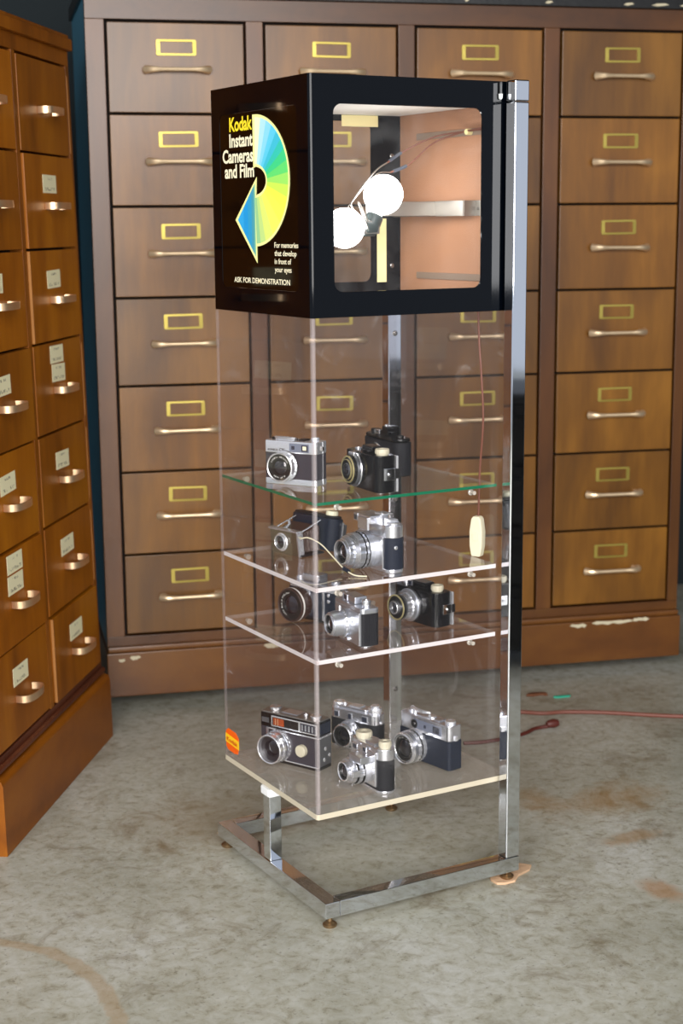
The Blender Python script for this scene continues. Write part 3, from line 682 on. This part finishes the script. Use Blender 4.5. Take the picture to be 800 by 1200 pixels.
# 1 silver compact, glass shelf, left
def cam_compact():
    w, d = .114, .042; t = camera_thing('compact_camera', 'silver and dark grey compact camera at left on the glass top shelf', (.090, .154), -59, w, d, .790)
    layer(t, 'base_plate', w, d, 0, .0115, .005, 'bright_silver'); layer(t, 'body', w-.001, d-.001, .0115, .060, .005, 'leather_grey', .0004); layer(t, 'top_cover', w, d, .060, .0835, .005, 'bright_silver', .002)
    y = -d/2
    wf = pbox(t, 'window_panel', -.001, .042, y-.0015, y+.001, .0635, .0795, 'window_grey', .0006)
    pbox(wf, 'viewfinder_window', .026, .040, y-.0022, y, .0655, .0775, 'window_dark', .0004); pbox(wf, 'viewfinder_eye', .029, .037, y-.0026, y, .068, .0755, 'cream', .0005); pbox(wf, 'rangefinder_window', .004, .011, y-.0022, y, .068, .075, 'window_dark', .0004)
    text('body_lettering', 'KONICA', ((-.049, y-.0002, .0635), (1, 0, 0), (0, 0, 1), (0, -1, 0)), .022, .0042, 'black', t, .01); text('body_lettering', 'C35', ((-.024, y-.0002, .0635), (1, 0, 0), (0, 0, 1), (0, -1, 0)), .012, .0058, 'black', t, .005)
    lo, ye = lens(t, -.012, .0355, y, [(.0295, .0295, .004, 'black'), (.0275, .0275, .008, 'bright_silver', True), (.0285, .0280, .009, 'bright_silver')], .0145, .004, rim='bright_silver', rd=.001)
    rim_text(lo, 'KONICA HEXANON', -.012, .0355, ye+.0008, .0185, .0028, 150, 30); rim_text(lo, '38mm F2.8', -.012, .0355, ye+.0008, .0185, .0028, 235, 305)
    bm = bmesh.new(); tube(bm, [(-.042, -.004, .086), (-.030, -.010, .087), (-.010, -.010, .087), (.004, -.006, .086)], [.004, .0035, .0035, .003], 8); part('wind_lever', bm, 'bright_silver', t)
    knob(t, 'lever_hub', -.042, -.002, .0835, .008, .004, 'black', False); knob(t, 'shutter_button', .004, -.005, .0835, .004, .004, 'black', False)
    pbox(t, 'accessory_shoe', .012, .026, -.010, .010, .0835, .0865, 'black'); knob(t, 'rewind_knob', .042, .002, .0835, .0085, .007, 'bright_silver')
    pbox(t, 'back_seam', w/2-.001, w/2+.0006, .004, .0055, .002, .082, 'bright_silver', 0); pbox(t, 'strap_lug', w/2, w/2+.003, -.002, .004, .066, .074, 'steel')
cam_compact()

def bakelite(name, label, fr, ang, z, w=.136, d=.044, h=.071, lx=-.024, big=False, finder='low', wrap=False):
    t = camera_thing(name, label, fr, ang, w, d, z)
    layer(t, 'body', w, d, .003 if not wrap else 0, h, .014, 'bakelite', .002)
    y = -d/2
    pbox(t, 'back_plate', -w/2+.004, w/2+.0015, d/2-.003, d/2+.0015, .004, h-.001, 'bright_silver', .0008)
    knob(t, 'base_foot', w/2-.026, 0, 0, .009, .003, 'silver', False)
    return t, y, w, d, h
# 2 black bakelite camera, glass shelf, front
t, y, w, d, h = bakelite('bakelite_camera', 'black bakelite camera with brass-ringed lens at front of the glass top shelf', (.139, .014), -93, .790, .132, .042)
lo, ye = lens(t, -.026, .037, y, [(.034, .033, .003, 'silver'), (.030, .029, .005, 'lens_grey'), (.026, .0255, .005, 'black', True), (.0255, .0255, .002, 'ring_gold')], .021, .0025, rim='ring_gold', inner='black')
bm = bmesh.new(); lathe(bm, [(.0190, .0), (.0190, .003, 0), (.0180, .0035, 0), (.0172, .003, 1), (.0120, .001, 1), (.0115, .003, 2), (.0105, .0035, 2), (.0085, .0015, 1)], AX['Y'](-.026, .037, ye+.0008), 36); apr = part('aperture_ring', bm, ['ring_gold', 'black', 'lens_grey'], lo)
bm = bmesh.new(); lathe(bm, [(.0085, .0016), (.006, .0034), (.001, .0042)], AX['Y'](-.026, .037, ye+.0008), 28); part('glass_element', bm, 'lens_glass', apr)
pbox(lo, 'shutter_speed_plate', -.034, -.012, y-.008, y-.002, .062, .070, 'silver', .002)
pbox(t, 'viewfinder', -.012, .028, -.012, .012, h, h+.013, 'bakelite', .003); pbox(t, 'viewfinder_end', -.015, -.010, -.010, .010, h, h+.011, 'lens_grey', .001)
knob(t, 'wind_knob', .046, 0, h, .0135, .011, 'knob_cream'); knob(t, 'rewind_button', -.048, 0, h, .007, .003, 'silver', False)
la = pbox(t, 'latch', w/2-.001, w/2+.0022, -.008, .016, .026, .048, 'chrome', .0006); pbox(la, 'latch_bar', w/2+.001, w/2+.004, .014, .024, .029, .047, 'black', .0008)
bm = bmesh.new(); lathe(bm, [(.0035, 0), (.0035, .001), (.0018, .0022)], AX['X'](.003, .037, w/2+.002), 12); part('latch_pin', bm, 'chrome', la)
# 3 second black camera behind it
t = camera_thing('bakelite_camera', 'black camera with raised viewfinder at the back of the glass top shelf', (.275, .170), -93, .145, .042, .790)
w, d = .145, .042; layer(t, 'body', w, d, 0, .066, .020, 'leather', .002); layer(t, 'top_cover', w-.004, d-.004, .066, .074, .018, 'bakelite', .003)
y = -d/2
pbox(t, 'viewfinder', -.026, .024, -.013, .013, .074, .084, 'bakelite', .002); pbox(t, 'viewfinder_hood', .000, .024, -.013, .013, .084, .093, 'bakelite', .002); window(t, -.022, -.010, .0765, .082, -.0132)
knob(t, 'wind_knob', -.050, 0, .074, .010, .007, 'black'); knob(t, 'shutter_button', .010, -.008, .093, .004, .003, 'silver', False); knob(t, 'rewind_knob', .050, 0, .074, .008, .004, 'black')
lens(t, -.010, .034, y, [(.026, .025, .006, 'silver'), (.020, .019, .008, 'black', True), (.0185, .0185, .003, 'silver')], .009)

# 4 folding camera, second shelf left: lens standard in front, bellows, leather body behind
t = thing('folding_camera', 'folding camera with opened lens board and cable release on the second shelf', 'camera', (.168, .308, .635), (0, 0, R(-76)), 'film cameras in the display case')
w, d = .128, .036
tl = Matrix.Rotation(R(-9), 3, 'X')                                    # the body leans back
def lean(a, b, c): return tuple(tl@Vector((a, b, c)))
bm = bmesh.new(); prism(bm, rrect(-w/2, w/2, -d/2, d/2, .016, 6), .004, .068, lean); part('body', bm, 'leather_blue', t, .002)
bm = bmesh.new(); prism(bm, rrect(-w/2+.004, w/2-.004, -d/2+.002, d/2-.002, .014, 6), .068, .073, lean); part('top_cover', bm, 'leather', t, .002)
for k in range(7):
    bm = bmesh.new(); prism(bm, rrect(-w/2-.0008, w/2+.0008, -d/2+.004, d/2-.006, .013, 5), .012+k*.0075, .0155+k*.0075, lean); part('body_rib', bm, 'leather_blue', t, .001)
bm = bmesh.new(); prism(bm, rect(w/2-.004, w/2+.0015, d/2-.010, d/2-.006), .006, .062, lean); part('back_hinge', bm, 'silver', t, .0006)
bm = bmesh.new(); prism(bm, rect(w/2-.006, w/2+.0012, d/2-.004, d/2+.002), .012, .058, lean); part('back_door', bm, 'lens_grey', t, .0006)
bm = bmesh.new(); lathe(bm, [(.011, 0), (.0125, .001), (.0125, .007), (.011, .009), (.005, .009)], lambda a, b, h: lean(.040+a, b, .073+h), 28, knurl={1, 2}); part('wind_knob', bm, 'cream', t)
bw, bh = .040, .048                                                     # lens board half width, height
by = -.074
fr_b = lambda a, b, c: (a-.004, by+c-.10*(b), b)
bm = bmesh.new(); prism(bm, rect(-bw, bw, 0.0005, bh), 0, .004, fr_b); board = part('lens_board', bm, 'board_brown', t, .0008)
bm = bmesh.new(); prism(bm, rect(-bw-.002, bw+.002, bh, bh+.004), -.003, .012, fr_b); part('board_trim', bm, 'silver', board, .0008)
bm = bmesh.new(); prism(bm, rect(bw-.001, bw+.004, .0, bh+.002), -.002, .012, fr_b); part('board_trim', bm, 'silver', board, .0008)
lo, _ = lens(t, -.010, .025, by-.003, [(.0185, .0185, .003, 'silver'), (.016, .0155, .005, 'bright_silver')], .0115, .003, rim='bright_silver', inner='lens_grey')
n = 7
bm = bmesh.new(); rings = []
for k in range(2*n+1):
    s_ = k/(2*n); hw = (.034+.008*s_)*(1 if k % 2 else .92); zl = .006+.002*s_; zh = (.042+.016*s_)*(1 if k % 2 else .95); yy = by+.006+(.076-.030)*s_
    rings.append([bm.verts.new((x-.004*(1-s_), yy-.10*zz*(1-s_), zz)) for x, zz in ((-hw, zl), (hw, zl), (hw, zh), (-hw, zh))])
for a, b in zip(rings, rings[1:]):
    for k in range(4): bm.faces.new((a[k], a[(k+1) % 4], b[(k+1) % 4], b[k]))
bm.faces.new(rings[0]); bm.faces.new(rings[-1][::-1]); part('bellows', bm, 'brown_lens', t, smooth=False)
bm = bmesh.new(); prism(bm, rect(-.044, .044, by+.002, -d/2+.004), .0005, .004); part('camera_bed', bm, 'leather', t, .0006)
for sx in (-.040, .036):
    bm = bmesh.new(); tube(bm, [(sx, by+.004, .048), (sx*.98, by+.026, .055), (sx*.96, -d/2+.004, .066)], .0016, 6); part('strut', bm, 'silver', t)
bm = bmesh.new(); tube(bm, [(-.012, by+.006, .050), (-.014, by+.020, .057), (-.014, by+.020, .066)], .003, 6); part('frame_finder', bm, 'silver', t)
# cable release draped over the shelf towards the next camera
mi_ = (Matrix.Translation((.168, .308, .635))@Matrix.Rotation(R(-76), 4, 'Z')).inverted()
pw_ = [mi_@Vector(q) for q in ((.098, .236, .676), (.104, .215, .681), (.112, .180, .674), (.111, .130, .658), (.108, .085, .645), (.112, .052, .638), (.128, .034, .6372))]
bm = bmesh.new(); tube(bm, spline([(.038, by+.004, .040)]+[tuple(q) for q in pw_], 8), .0013, 8); cr = part('cable_release', bm, 'cream', t)
bm = bmesh.new(); tube(bm, [tuple(pw_[-3]), tuple((pw_[-3]+pw_[-2])/2)], .0038, 10); part('release_plunger', bm, 'leather_blue', cr)

# 5 chrome camera with a big lens, second shelf front
w, d = .122, .040; t = camera_thing('rangefinder_camera', 'chrome camera with very large silver lens at front of the second shelf', (.176, .033), -88, w, d, .635)
layer(t, 'base_plate', w-.002, d-.002, 0, .007, .016, 'silver'); layer(t, 'body', w, d, .007, .066, .018, 'leather_blue', .0008); layer(t, 'top_cover', w-.002, d-.002, .066, .090, .017, 'silver', .0018)
y = -d/2
pbox(t, 'front_plate', -.050, w/2-.019, y-.003, y+.004, .006, .067, 'silver', .0012)
lens(t, -.014, .036, y-.003, [(.0345, .0345, .012, 'satin'), (.0325, .0325, .003, 'black'), (.036, .036, .005, 'satin', True), (.0335, .0335, .002, 'black'), (.0345, .0345, .012, 'satin', True), (.033, .031, .009, 'silver'), (.027, .0265, .009, 'satin', True), (.0245, .024, .006, 'silver')], .0155, .008, rim='silver', rd=.004)
fh = pbox(t, 'finder_housing', -.045, .014, y-.012, .010, .088, .104, 'silver', .0025); window(fh, -.040, -.030, .091, .101, y-.0122); pbox(fh, 'finder_block', -.024, .010, y-.016, y-.011, .076, .100, 'silver', .0015)
sh = pbox(t, 'accessory_shoe', -.010, .020, -.006, .014, .104, .1065, 'bright_silver', .0006); pbox(t, 'shoe_post', .0145, .016, -.008, -.006, .090, .110, 'bright_silver', .0003)
pbox(t, 'accessory_clip', .018, .040, -.004, .014, .090, .098, 'bright_silver', .001); knob(t, 'rewind_knob', .044, 0, .090, .0125, .0045, 'silver')
knob(t, 'shutter_button', -.050, 0, .090, .004, .005, 'silver', False)
bm = bmesh.new(); lathe(bm, [(.0038, 0), (.0038, .0012), (.002, .002)], AX['X'](-.006, .049, w/2), 14); part('strap_stud', bm, 'bright_silver', t)

# 6 black single-lens camera with big brown lens, third shelf left
w, d = .132, .042; t = camera_thing('reflex_camera', 'dark camera with large brown lens and white ring on the third shelf', (.158, .204), -72, w, d, .501)
layer(t, 'base_plate', w, d, 0, .006, .010, 'black'); layer(t, 'body', w, d, .006, .062, .010, 'leather_blue', .0008); layer(t, 'top_cover', w-.001, d-.001, .062, .076, .009, 'silver', .0018)
y = -d/2
pbox(t, 'front_strip', .030, .037, y-.0025, y+.001, .004, .064, 'silver', .001)
for zz in (.052, .064): 
    bm = bmesh.new(); lathe(bm, [(.004, 0), (.004, .002), (.0025, .003)], AX['Y'](.047, zz-.006, y), 14); part('sync_socket', bm, 'silver', t)
lo, ye = lens(t, -.020, .0355, y, [(.030, .030, .010, 'silver'), (.031, .031, .012, 'brown_lens', True), (.0335, .0335, .012, 'brown_lens'), (.0345, .0345, .004, 'white'), (.0345, .0335, .004, 'brown_lens')], .0185, .006, rim='brown_lens', rd=.0025)
rim_text(lo, 'AUTO 1:2.0 F=5.5cm', -.020, .0355, ye+.0022, .0230, .0036, 240, 100)
layer(t, 'prism_housing', .046, .032, .076, .092, .006, 'silver', .003, dx=-.010); knob(t, 'rewind_knob', .048, 0, .076, .010, .007, 'silver'); knob(t, 'wind_knob', -.048, 0, .076, .010, .007, 'silver')

# 7 silver camera with ribbed end, third shelf front
w, d = .118, .038; t = camera_thing('viewfinder_camera', 'small silver camera with black leatherette end at front of the third shelf', (.112, .028), -94, w, d, .501)
knob(t, 'base_foot', w/2-.022, 0, 0, .013, .005, 'silver', False); knob(t, 'base_foot', -w/2+.022, 0, 0, .013, .005, 'silver', False)
layer(t, 'body', w, d, .005, .066, .008, 'leather', .001); layer(t, 'top_cover', w, d, .066, .076, .008, 'satin', .0018)
for k in range(3): pbox(t, 'grip_rib', w/2-.001, w/2+.0012, -.013+k*.010, -.008+k*.010, .008, .064, 'leather', .0006)
y = -d/2
pbox(t, 'front_plate', -.046, w/2-.003, y-.0035, y+.002, .006, .069, 'satin', .0012)
lo, ye = lens(t, -.010, .037, y-.003, [(.0275, .027, .005, 'satin'), (.029, .0285, .004, 'silver', True), (.024, .0235, .008, 'satin'), (.0245, .0225, .012, 'satin'), (.0205, .0205, .003, 'silver')], .0135, .006, rim='silver', rd=.002)
knob(lo, 'shutter_lever', -.004, y-.014, .062, .003, .010, 'silver', False)
pbox(t, 'finder_housing', -.030, .018, -.012, .014, .076, .090, 'satin', .0025); window(t, -.026, -.014, .079, .087, -.0122)
knob(t, 'wind_knob', .038, .002, .076, .0085, .012, 'silver'); knob(t, 'rewind_knob', -.045, .002, .076, .010, .010, 'silver')
bm = bmesh.new(); lathe(bm, [(.004, 0), (.004, .004)], AX['Y'](.010, .010, y-.003), 12); part('sync_socket', bm, 'silver', t)

# 8 black bakelite camera on third shelf right
t, y, w, d, h = bakelite('bakelite_camera', 'black bakelite camera with chrome stepped lens at right on the third shelf', (.306, .075), -82, .501, .130, .044, .071)
lo, ye = lens(t, -.014, .036, y, [(.0335, .033, .004, 'silver'), (.030, .0285, .008, 'satin'), (.026, .025, .012, 'silver', True), (.0235, .0235, .005, 'lens_grey'), (.0255, .0255, .006, 'black', True), (.0255, .0255, .0015, 'ring_gold')], .013, .003, rim='ring_gold', inner='black')
bm = bmesh.new(); lathe(bm, [(.0135, 0), (.0135, .007), (.0125, .008), (.0105, .008), (.0095, .003)], AX['Y'](-.014, .036, ye+.002), 36); fe = part('front_ring', bm, 'silver', lo)
bm = bmesh.new(); lathe(bm, [(.0095, .004), (.006, .006), (.001, .0068)], AX['Y'](-.014, .036, ye+.002), 28); part('front_element', bm, 'lens_glass', fe)
pbox(t, 'viewfinder', -.030, .022, -.013, .013, h, h+.012, 'bakelite', .0025); pbox(t, 'viewfinder_plate', -.024, .018, -.010, .010, h+.012, h+.0135, 'aluminium', .0005); window(t, -.026, -.016, h+.003, h+.010, -.0132)
knob(t, 'wind_knob', .044, 0, h, .0125, .012, 'knob_cream'); knob(t, 'rewind_knob', -.048, 0, h, .009, .006, 'silver')
la = pbox(t, 'latch', w/2-.001, w/2+.0022, -.004, .018, .028, .047, 'chrome', .0006); pbox(la, 'latch_bar', w/2+.001, w/2+.004, .017, .025, .030, .046, 'black', .0008)
bm = bmesh.new(); lathe(bm, [(.003, 0), (.003, .001), (.0016, .002)], AX['X'](.006, .0375, w/2+.002), 12); part('latch_pin', bm, 'chrome', la)
bm = bmesh.new(); lathe(bm, [(.004, 0), (.004, .008)], AX['Y'](-.034, .058, y), 12); part('release_pin', bm, 'silver', t)

# 9 large grey rangefinder with amber window, bottom left
w, d = .146, .045; t = camera_thing('rangefinder_camera', 'large grey and black rangefinder camera with amber window on the bottom shelf', (.112, .200), -66, w, d, .2103)
layer(t, 'base_plate', w, d, 0, .006, .003, 'black', .0008); layer(t, 'body', w-.001, d-.001, .006, .070, .003, 'leather_grey', .0008); layer(t, 'top_cover', w, d, .070, .098, .004, 'gloss_black', .0015); layer(t, 'top_plate', w-.004, d-.004, .098, .1015, .004, 'aluminium', .001)
y = -d/2
pbox(t, 'front_plate', -.054, w/2-.001, y-.002, y+.001, .008, .068, 'leather_grey', .0008); pbox(t, 'trim_line', -.055, w/2, y-.0028, y, .0675, .070, 'bright_silver', .0004); pbox(t, 'trim_line', -.050, w/2, y-.0028, y, .0065, .009, 'bright_silver', .0004); pbox(t, 'trim_line', -.056, -.050, y-.0028, y, .045, .070, 'satin', .0006)
wp = pbox(t, 'window_panel', -.043, w/2-.001, y-.002, y+.001, .074, .096, 'bright_silver', .0006)
pbox(wp, 'window_glass', -.040, .026, y-.0026, y, .0765, .0935, 'black', .0004); pbox(wp, 'amber_window', -.037, -.010, y-.0032, y, .0775, .0925, 'amber', .0006); pbox(wp, 'viewfinder_window', .031, w/2-.004, y-.0026, y, .0765, .0935, 'window_dark', .0004)
for k in range(4): pbox(wp, 'meter_rib', .034+k*.0085, .038+k*.0085, y-.0032, y, .079, .091, 'satin', .0004)
for xx in (-.032, -.026): pbox(wp, 'meter_rib', xx, xx+.002, y-.0036, y, .078, .091, 'copper_pull', .0003)
pbox(t, 'name_plate', -.068, -.050, y-.0016, y+.001, .079, .089, 'lens_grey', .0004)
lens(t, -.022, .038, y-.002, [(.033, .032, .006, 'silver'), (.0325, .0325, .006, 'bright_silver', True), (.031, .0305, .006, 'satin'), (.0315, .031, .006, 'bright_silver', True), (.0295, .030, .012, 'bright_silver')], .016, .016, rim='bright_silver', inner='lens_inner', ring='lens_inner', rd=.010)
bm = bmesh.new(); lathe(bm, [(.0115, 0), (.0125, .001), (.0125, .009), (.011, .0105), (.004, .011)], AX['Y'](.036, .038, y-.001), 28, knurl={1, 2}); part('focus_knob', bm, 'knob_cream', t)
knob(t, 'wind_knob', -.050, 0, .1015, .0125, .007, 'silver'); pbox(t, 'accessory_shoe', -.026, .014, -.012, .014, .1015, .1035, 'satin', .0006); knob(t, 'shutter_button', .030, -.004, .1015, .005, .006, 'silver', False); knob(t, 'rewind_knob', .052, 0, .1015, .012, .006, 'silver')
se = pbox(t, 'end_plate', w/2-.001, w/2+.0015, -.020, .020, .008, .068, 'lens_grey', .0008); pbox(t, 'end_panel', w/2-.001, w/2+.0012, -.015, .018, .073, .095, 'leather_blue', .001); pbox(se, 'trim_line', w/2-.001, w/2+.0024, -.0215, .0215, .0665, .0695, 'bright_silver', .0004)
for yy, zz in ((0, .042), (-.004, .020), (.013, .026)):
    bm = bmesh.new(); lathe(bm, [(.004, 0), (.004, .001), (.0022, .0018)], AX['X'](yy, zz, w/2+.001), 12); part('end_screw', bm, 'bright_silver', se)

# 10 silver rangefinder behind
w, d = .124, .038; t = camera_thing('rangefinder_camera', 'silver rangefinder camera at the back of the bottom shelf', (.257, .218), -68, w, d, .2103)
layer(t, 'base_plate', w-.002, d-.002, 0, .006, .014, 'silver'); layer(t, 'body', w, d, .006, .062, .015, 'leather', .0008); layer(t, 'top_cover', w-.001, d-.001, .062, .084, .015, 'silver', .0018)
y = -d/2
lens(t, -.006, .037, y, [(.0275, .027, .006, 'satin'), (.0265, .026, .008, 'silver', True), (.0245, .024, .008, 'satin'), (.025, .0235, .006, 'silver')], .013, .007, rim='silver', inner='black')
for a, b in ((-.046, -.036), (-.010, -.002), (.026, .038)): window(t, a, b, .067, .077, y, fr=.001)
layer(t, 'top_step', .074, .026, .084, .090, .004, 'silver', .0012, dx=-.006)
knob(t, 'rewind_knob', .045, 0, .084, .0145, .012, 'bright_silver'); knob(t, 'rewind_crank', .045, 0, .096, .009, .005, 'bright_silver', False); knob(t, 'wind_knob', -.048, 0, .084, .0135, .009, 'bright_silver'); pbox(t, 'accessory_shoe', -.014, .012, -.010, .010, .090, .0925, 'bright_silver', .0006); knob(t, 'shutter_button', -.030, -.004, .090, .004, .004, 'bright_silver', False)
bm = bmesh.new(); lathe(bm, [(.004, 0), (.004, .0015), (.002, .003)], AX['X'](-.002, .066, w/2-.001), 12); part('strap_stud', bm, 'bright_silver', t)

# 11 silver camera with cream knobs, bottom front
w, d = .116, .038; t = camera_thing('viewfinder_camera', 'silver camera with cream winding knobs at front of the bottom shelf', (.152, .023), -88, w, d, .2103)
layer(t, 'base_plate', w, d, 0, .006, .018, 'silver'); layer(t, 'body', w-.001, d-.001, .006, .066, .018, 'leather', .0008); layer(t, 'top_cover', w, d, .066, .088, .018, 'silver', .0018)
y = -d/2
pbox(t, 'front_plate', -.046, w/2-.018, y-.004, y+.003, .012, .080, 'silver', .0018); pbox(t, 'shutter_bridge', -.012, .030, y-.030, y-.002, .058, .072, 'satin', .002)
lo, ye = lens(t, -.010, .037, y-.004, [(.030, .030, .008, 'silver'), (.028, .0275, .004, 'black'), (.029, .0285, .008, 'satin', True), (.027, .0265, .004, 'black', True), (.025, .024, .008, 'silver'), (.020, .0195, .010, 'silver')], .0125, .005, rim='bright_silver', inner='black')
pbox(lo, 'depth_scale', .010, .018, y-.040, y-.010, .030, .044, 'silver', .0015); knob(lo, 'focus_lever', -.010, y-.022, .064, .003, .007, 'silver', False); pbox(lo, 'shutter_lever', -.016, -.011, y-.018, y-.014, .004, .012, 'silver', .001)
window(t, -.036, -.024, .071, .079, y-.004); window(t, .000, .009, .0745, .0815, y-.004)
knob(t, 'wind_knob', -.034, 0, .088, .0165, .012, 'knob_cream'); pbox(t, 'accessory_shoe', -.010, .022, -.012, .013, .088, .092, 'satin', .0008); knob(t, 'rewind_knob', .040, 0, .088, .0125, .013, 'knob_cream')

# 12 silver rangefinder at the right of the bottom shelf
w, d = .148, .037; t = camera_thing('rangefinder_camera', 'silver rangefinder camera with blue-grey leather at right on the bottom shelf', (.326, .056), -80, w, d, .2103)
knob(t, 'base_foot', w/2-.016, 0, 0, .006, .005, 'bright_silver', False); knob(t, 'base_foot', -w/2+.016, 0, 0, .006, .005, 'bright_silver', False)
layer(t, 'body', w, d, .005, .064, .007, 'leather_blue', .0015); layer(t, 'top_cover', w-.002, d-.001, .064, .096, .008, 'silver', .0022)
y = -d/2
pw2 = pbox(t, 'window_panel', -.028, .050, y-.0012, y+.001, .071, .090, 'window_grey', .0006)
pbox(pw2, 'viewfinder_window', .028, .046, y-.002, y, .0735, .0875, 'window_dark', .0005); pbox(pw2, 'rangefinder_window', .002, .008, y-.002, y, .077, .083, 'window_dark', .0003)
bm = bmesh.new(); lathe(bm, [(.009, 0), (.009, .002), (.007, .003), (.0065, .0015)], AX['Y'](-.026, .080, y), 24); ev = part('meter_window', bm, 'black', t)
bm = bmesh.new(); lathe(bm, [(.0045, .001), (.003, .0035), (.001, .0042)], AX['Y'](-.026, .080, y), 20); part('meter_eye', bm, 'lens_glass', ev)
lo, ye = lens(t, -.022, .036, y, [(.0335, .033, .010, 'bright_silver', True), (.0305, .030, .004, 'black'), (.0335, .033, .009, 'bright_silver', True), (.0325, .0325, .008, 'satin'), (.0325, .0315, .006, 'bright_silver')], .0185, .006, rim='bright_silver', rd=.002)
bm = bmesh.new(); lathe(bm, [(.0275, 0), (.0265, .0012), (.0255, 0)], AX['Y'](-.022, .036, ye+.0022), 44, cap=False); part('filter_ring', bm, 'bright_silver', lo)
rim_text(lo, 'YASHINON 1:1.9 f=4.5cm', -.022, .036, ye+.0018, .0215, .0024, 240, -40)
bm = bmesh.new(); tube(bm, [(-.055, .002, .101), (-.040, -.004, .103), (-.016, -.004, .103), (-.004, .004, .102)], [.0055, .004, .004, .003], 10); part('wind_lever', bm, 'bright_silver', t)
knob(t, 'lever_hub', -.055, .002, .096, .009, .005, 'silver', False); knob(t, 'shutter_button', -.036, -.008, .096, .004, .005, 'bright_silver', False); knob(t, 'frame_counter', .004, .002, .096, .009, .003, 'bright_silver', False)
pbox(t, 'accessory_shoe', .020, .036, -.010, .010, .096, .0985, 'satin', .0006); knob(t, 'rewind_knob', .056, .002, .096, .011, .006, 'bright_silver'); pbox(t, 'strap_lug', w/2-.002, w/2+.002, -.004, .004, .064, .074, 'bright_silver', .0008)

# ------------------------------------------------------------------ things on the floor
bm = bmesh.new(); prism(bm, [(.380, -.012), (.381, -.032), (.395, -.040), (.419, -.040), (.440, -.022), (.474, -.012), (.491, .004), (.474, .026), (.440, .008), (.412, -.002), (.390, .006)], 0, .005)
tag(part('wooden_shim', bm, 'shim', None, .001), 'thin pale wood scrap wedged under the right foot of the display case', 'wood scrap')
bm = bmesh.new(); tube(bm, spline([(1.02, .82, .006), (1.055, .815, .006), (1.10, .775, .006), (1.16, .752, .006), (1.25, .69, .006), (1.396, .566, .006), (1.60, .45, .006), (1.9, .3, .006)], 8), .0055, 8)
tag(part('extension_cord', bm, 'orange_cord'), 'faded orange-brown extension cord lying on the concrete at right', 'cord')
t = thing('power_cord', 'short dark red cord with plug behind the chrome post', 'cord', (.95, .667, 0))
bm = bmesh.new(); tube(bm, spline([(-.16, .02, .005), (-.10, .0, .005), (0, 0, .005), (.06, .02, .005), (.095, .015, .006)], 8), .005, 8); part('cable', bm, 'dark_cord', t)
bm = bmesh.new(); lathe(bm, [(.006, 0), (.010, .006), (.012, .020), (.009, .032)], axis_frame((.092, .015, .0122), (1, -.15, 0)), 12); part('plug', bm, 'dark_cord', t)
bm = bmesh.new(); prism(bm, [(-.024, -.004), (-.010, -.008), (.022, .0), (.026, .008), (.004, .008), (-.022, .004)], 0, .004)
tag(part('plastic_scrap', bm, 'teal_chip', None, .0008, (1.241, .876, 0), (0, 0, R(-25))), 'small teal plastic scrap on the floor before the back cabinet', 'scrap')
bm = bmesh.new(); prism(bm, [(-.030, -.006), (-.012, -.012), (.012, -.006), (.030, -.012), (.028, .004), (.006, .010), (-.016, .008)], 0, .008)
tag(part('dry_leaf', bm, 'bark', None, .002, (1.19, .925, 0), (0, 0, R(-20))), 'small brown leaf scrap on the floor beside the teal scrap', 'leaf')
bm = bmesh.new(); prism(bm, [(-.010, -.006), (.004, -.008), (.012, 0), (.004, .008), (-.008, .006)], 0, .003)
tag(part('wood_chip', bm, 'shim', None, .0005, onl := (.03, .48, 0)), 'tiny tan wood chip on the floor behind the chrome base', 'scrap')

# unseen black tool chest, added to give the chrome post its dark reflection
t = thing('added_tool_chest', 'low black tool chest added out of view for the dark band reflected in the chrome post', 'tool chest', (1.45, -1.40, 0), (0, 0, R(36)))
bx('body', -.55, .55, -.22, .22, .05, .80, 'chest_black', t, .006)
for k in range(4): 
    dr = bx('drawer', -.53, .53, .22, .235, .08+k*.175, .245+k*.175, 'chest_black', t, .004); bx('handle', -.3, .3, .235, .255, .20+k*.175, .215+k*.175, 'chest_black', dr, .003)
for x in (-.48, .48):
    for y in (-.16, .16):
        bm = bmesh.new(); lathe(bm, [(.025, 0), (.025, .03), (.012, .035), (.012, .052)], AX['Z'](x, y, 0), 14); part('caster', bm, 'black', t)
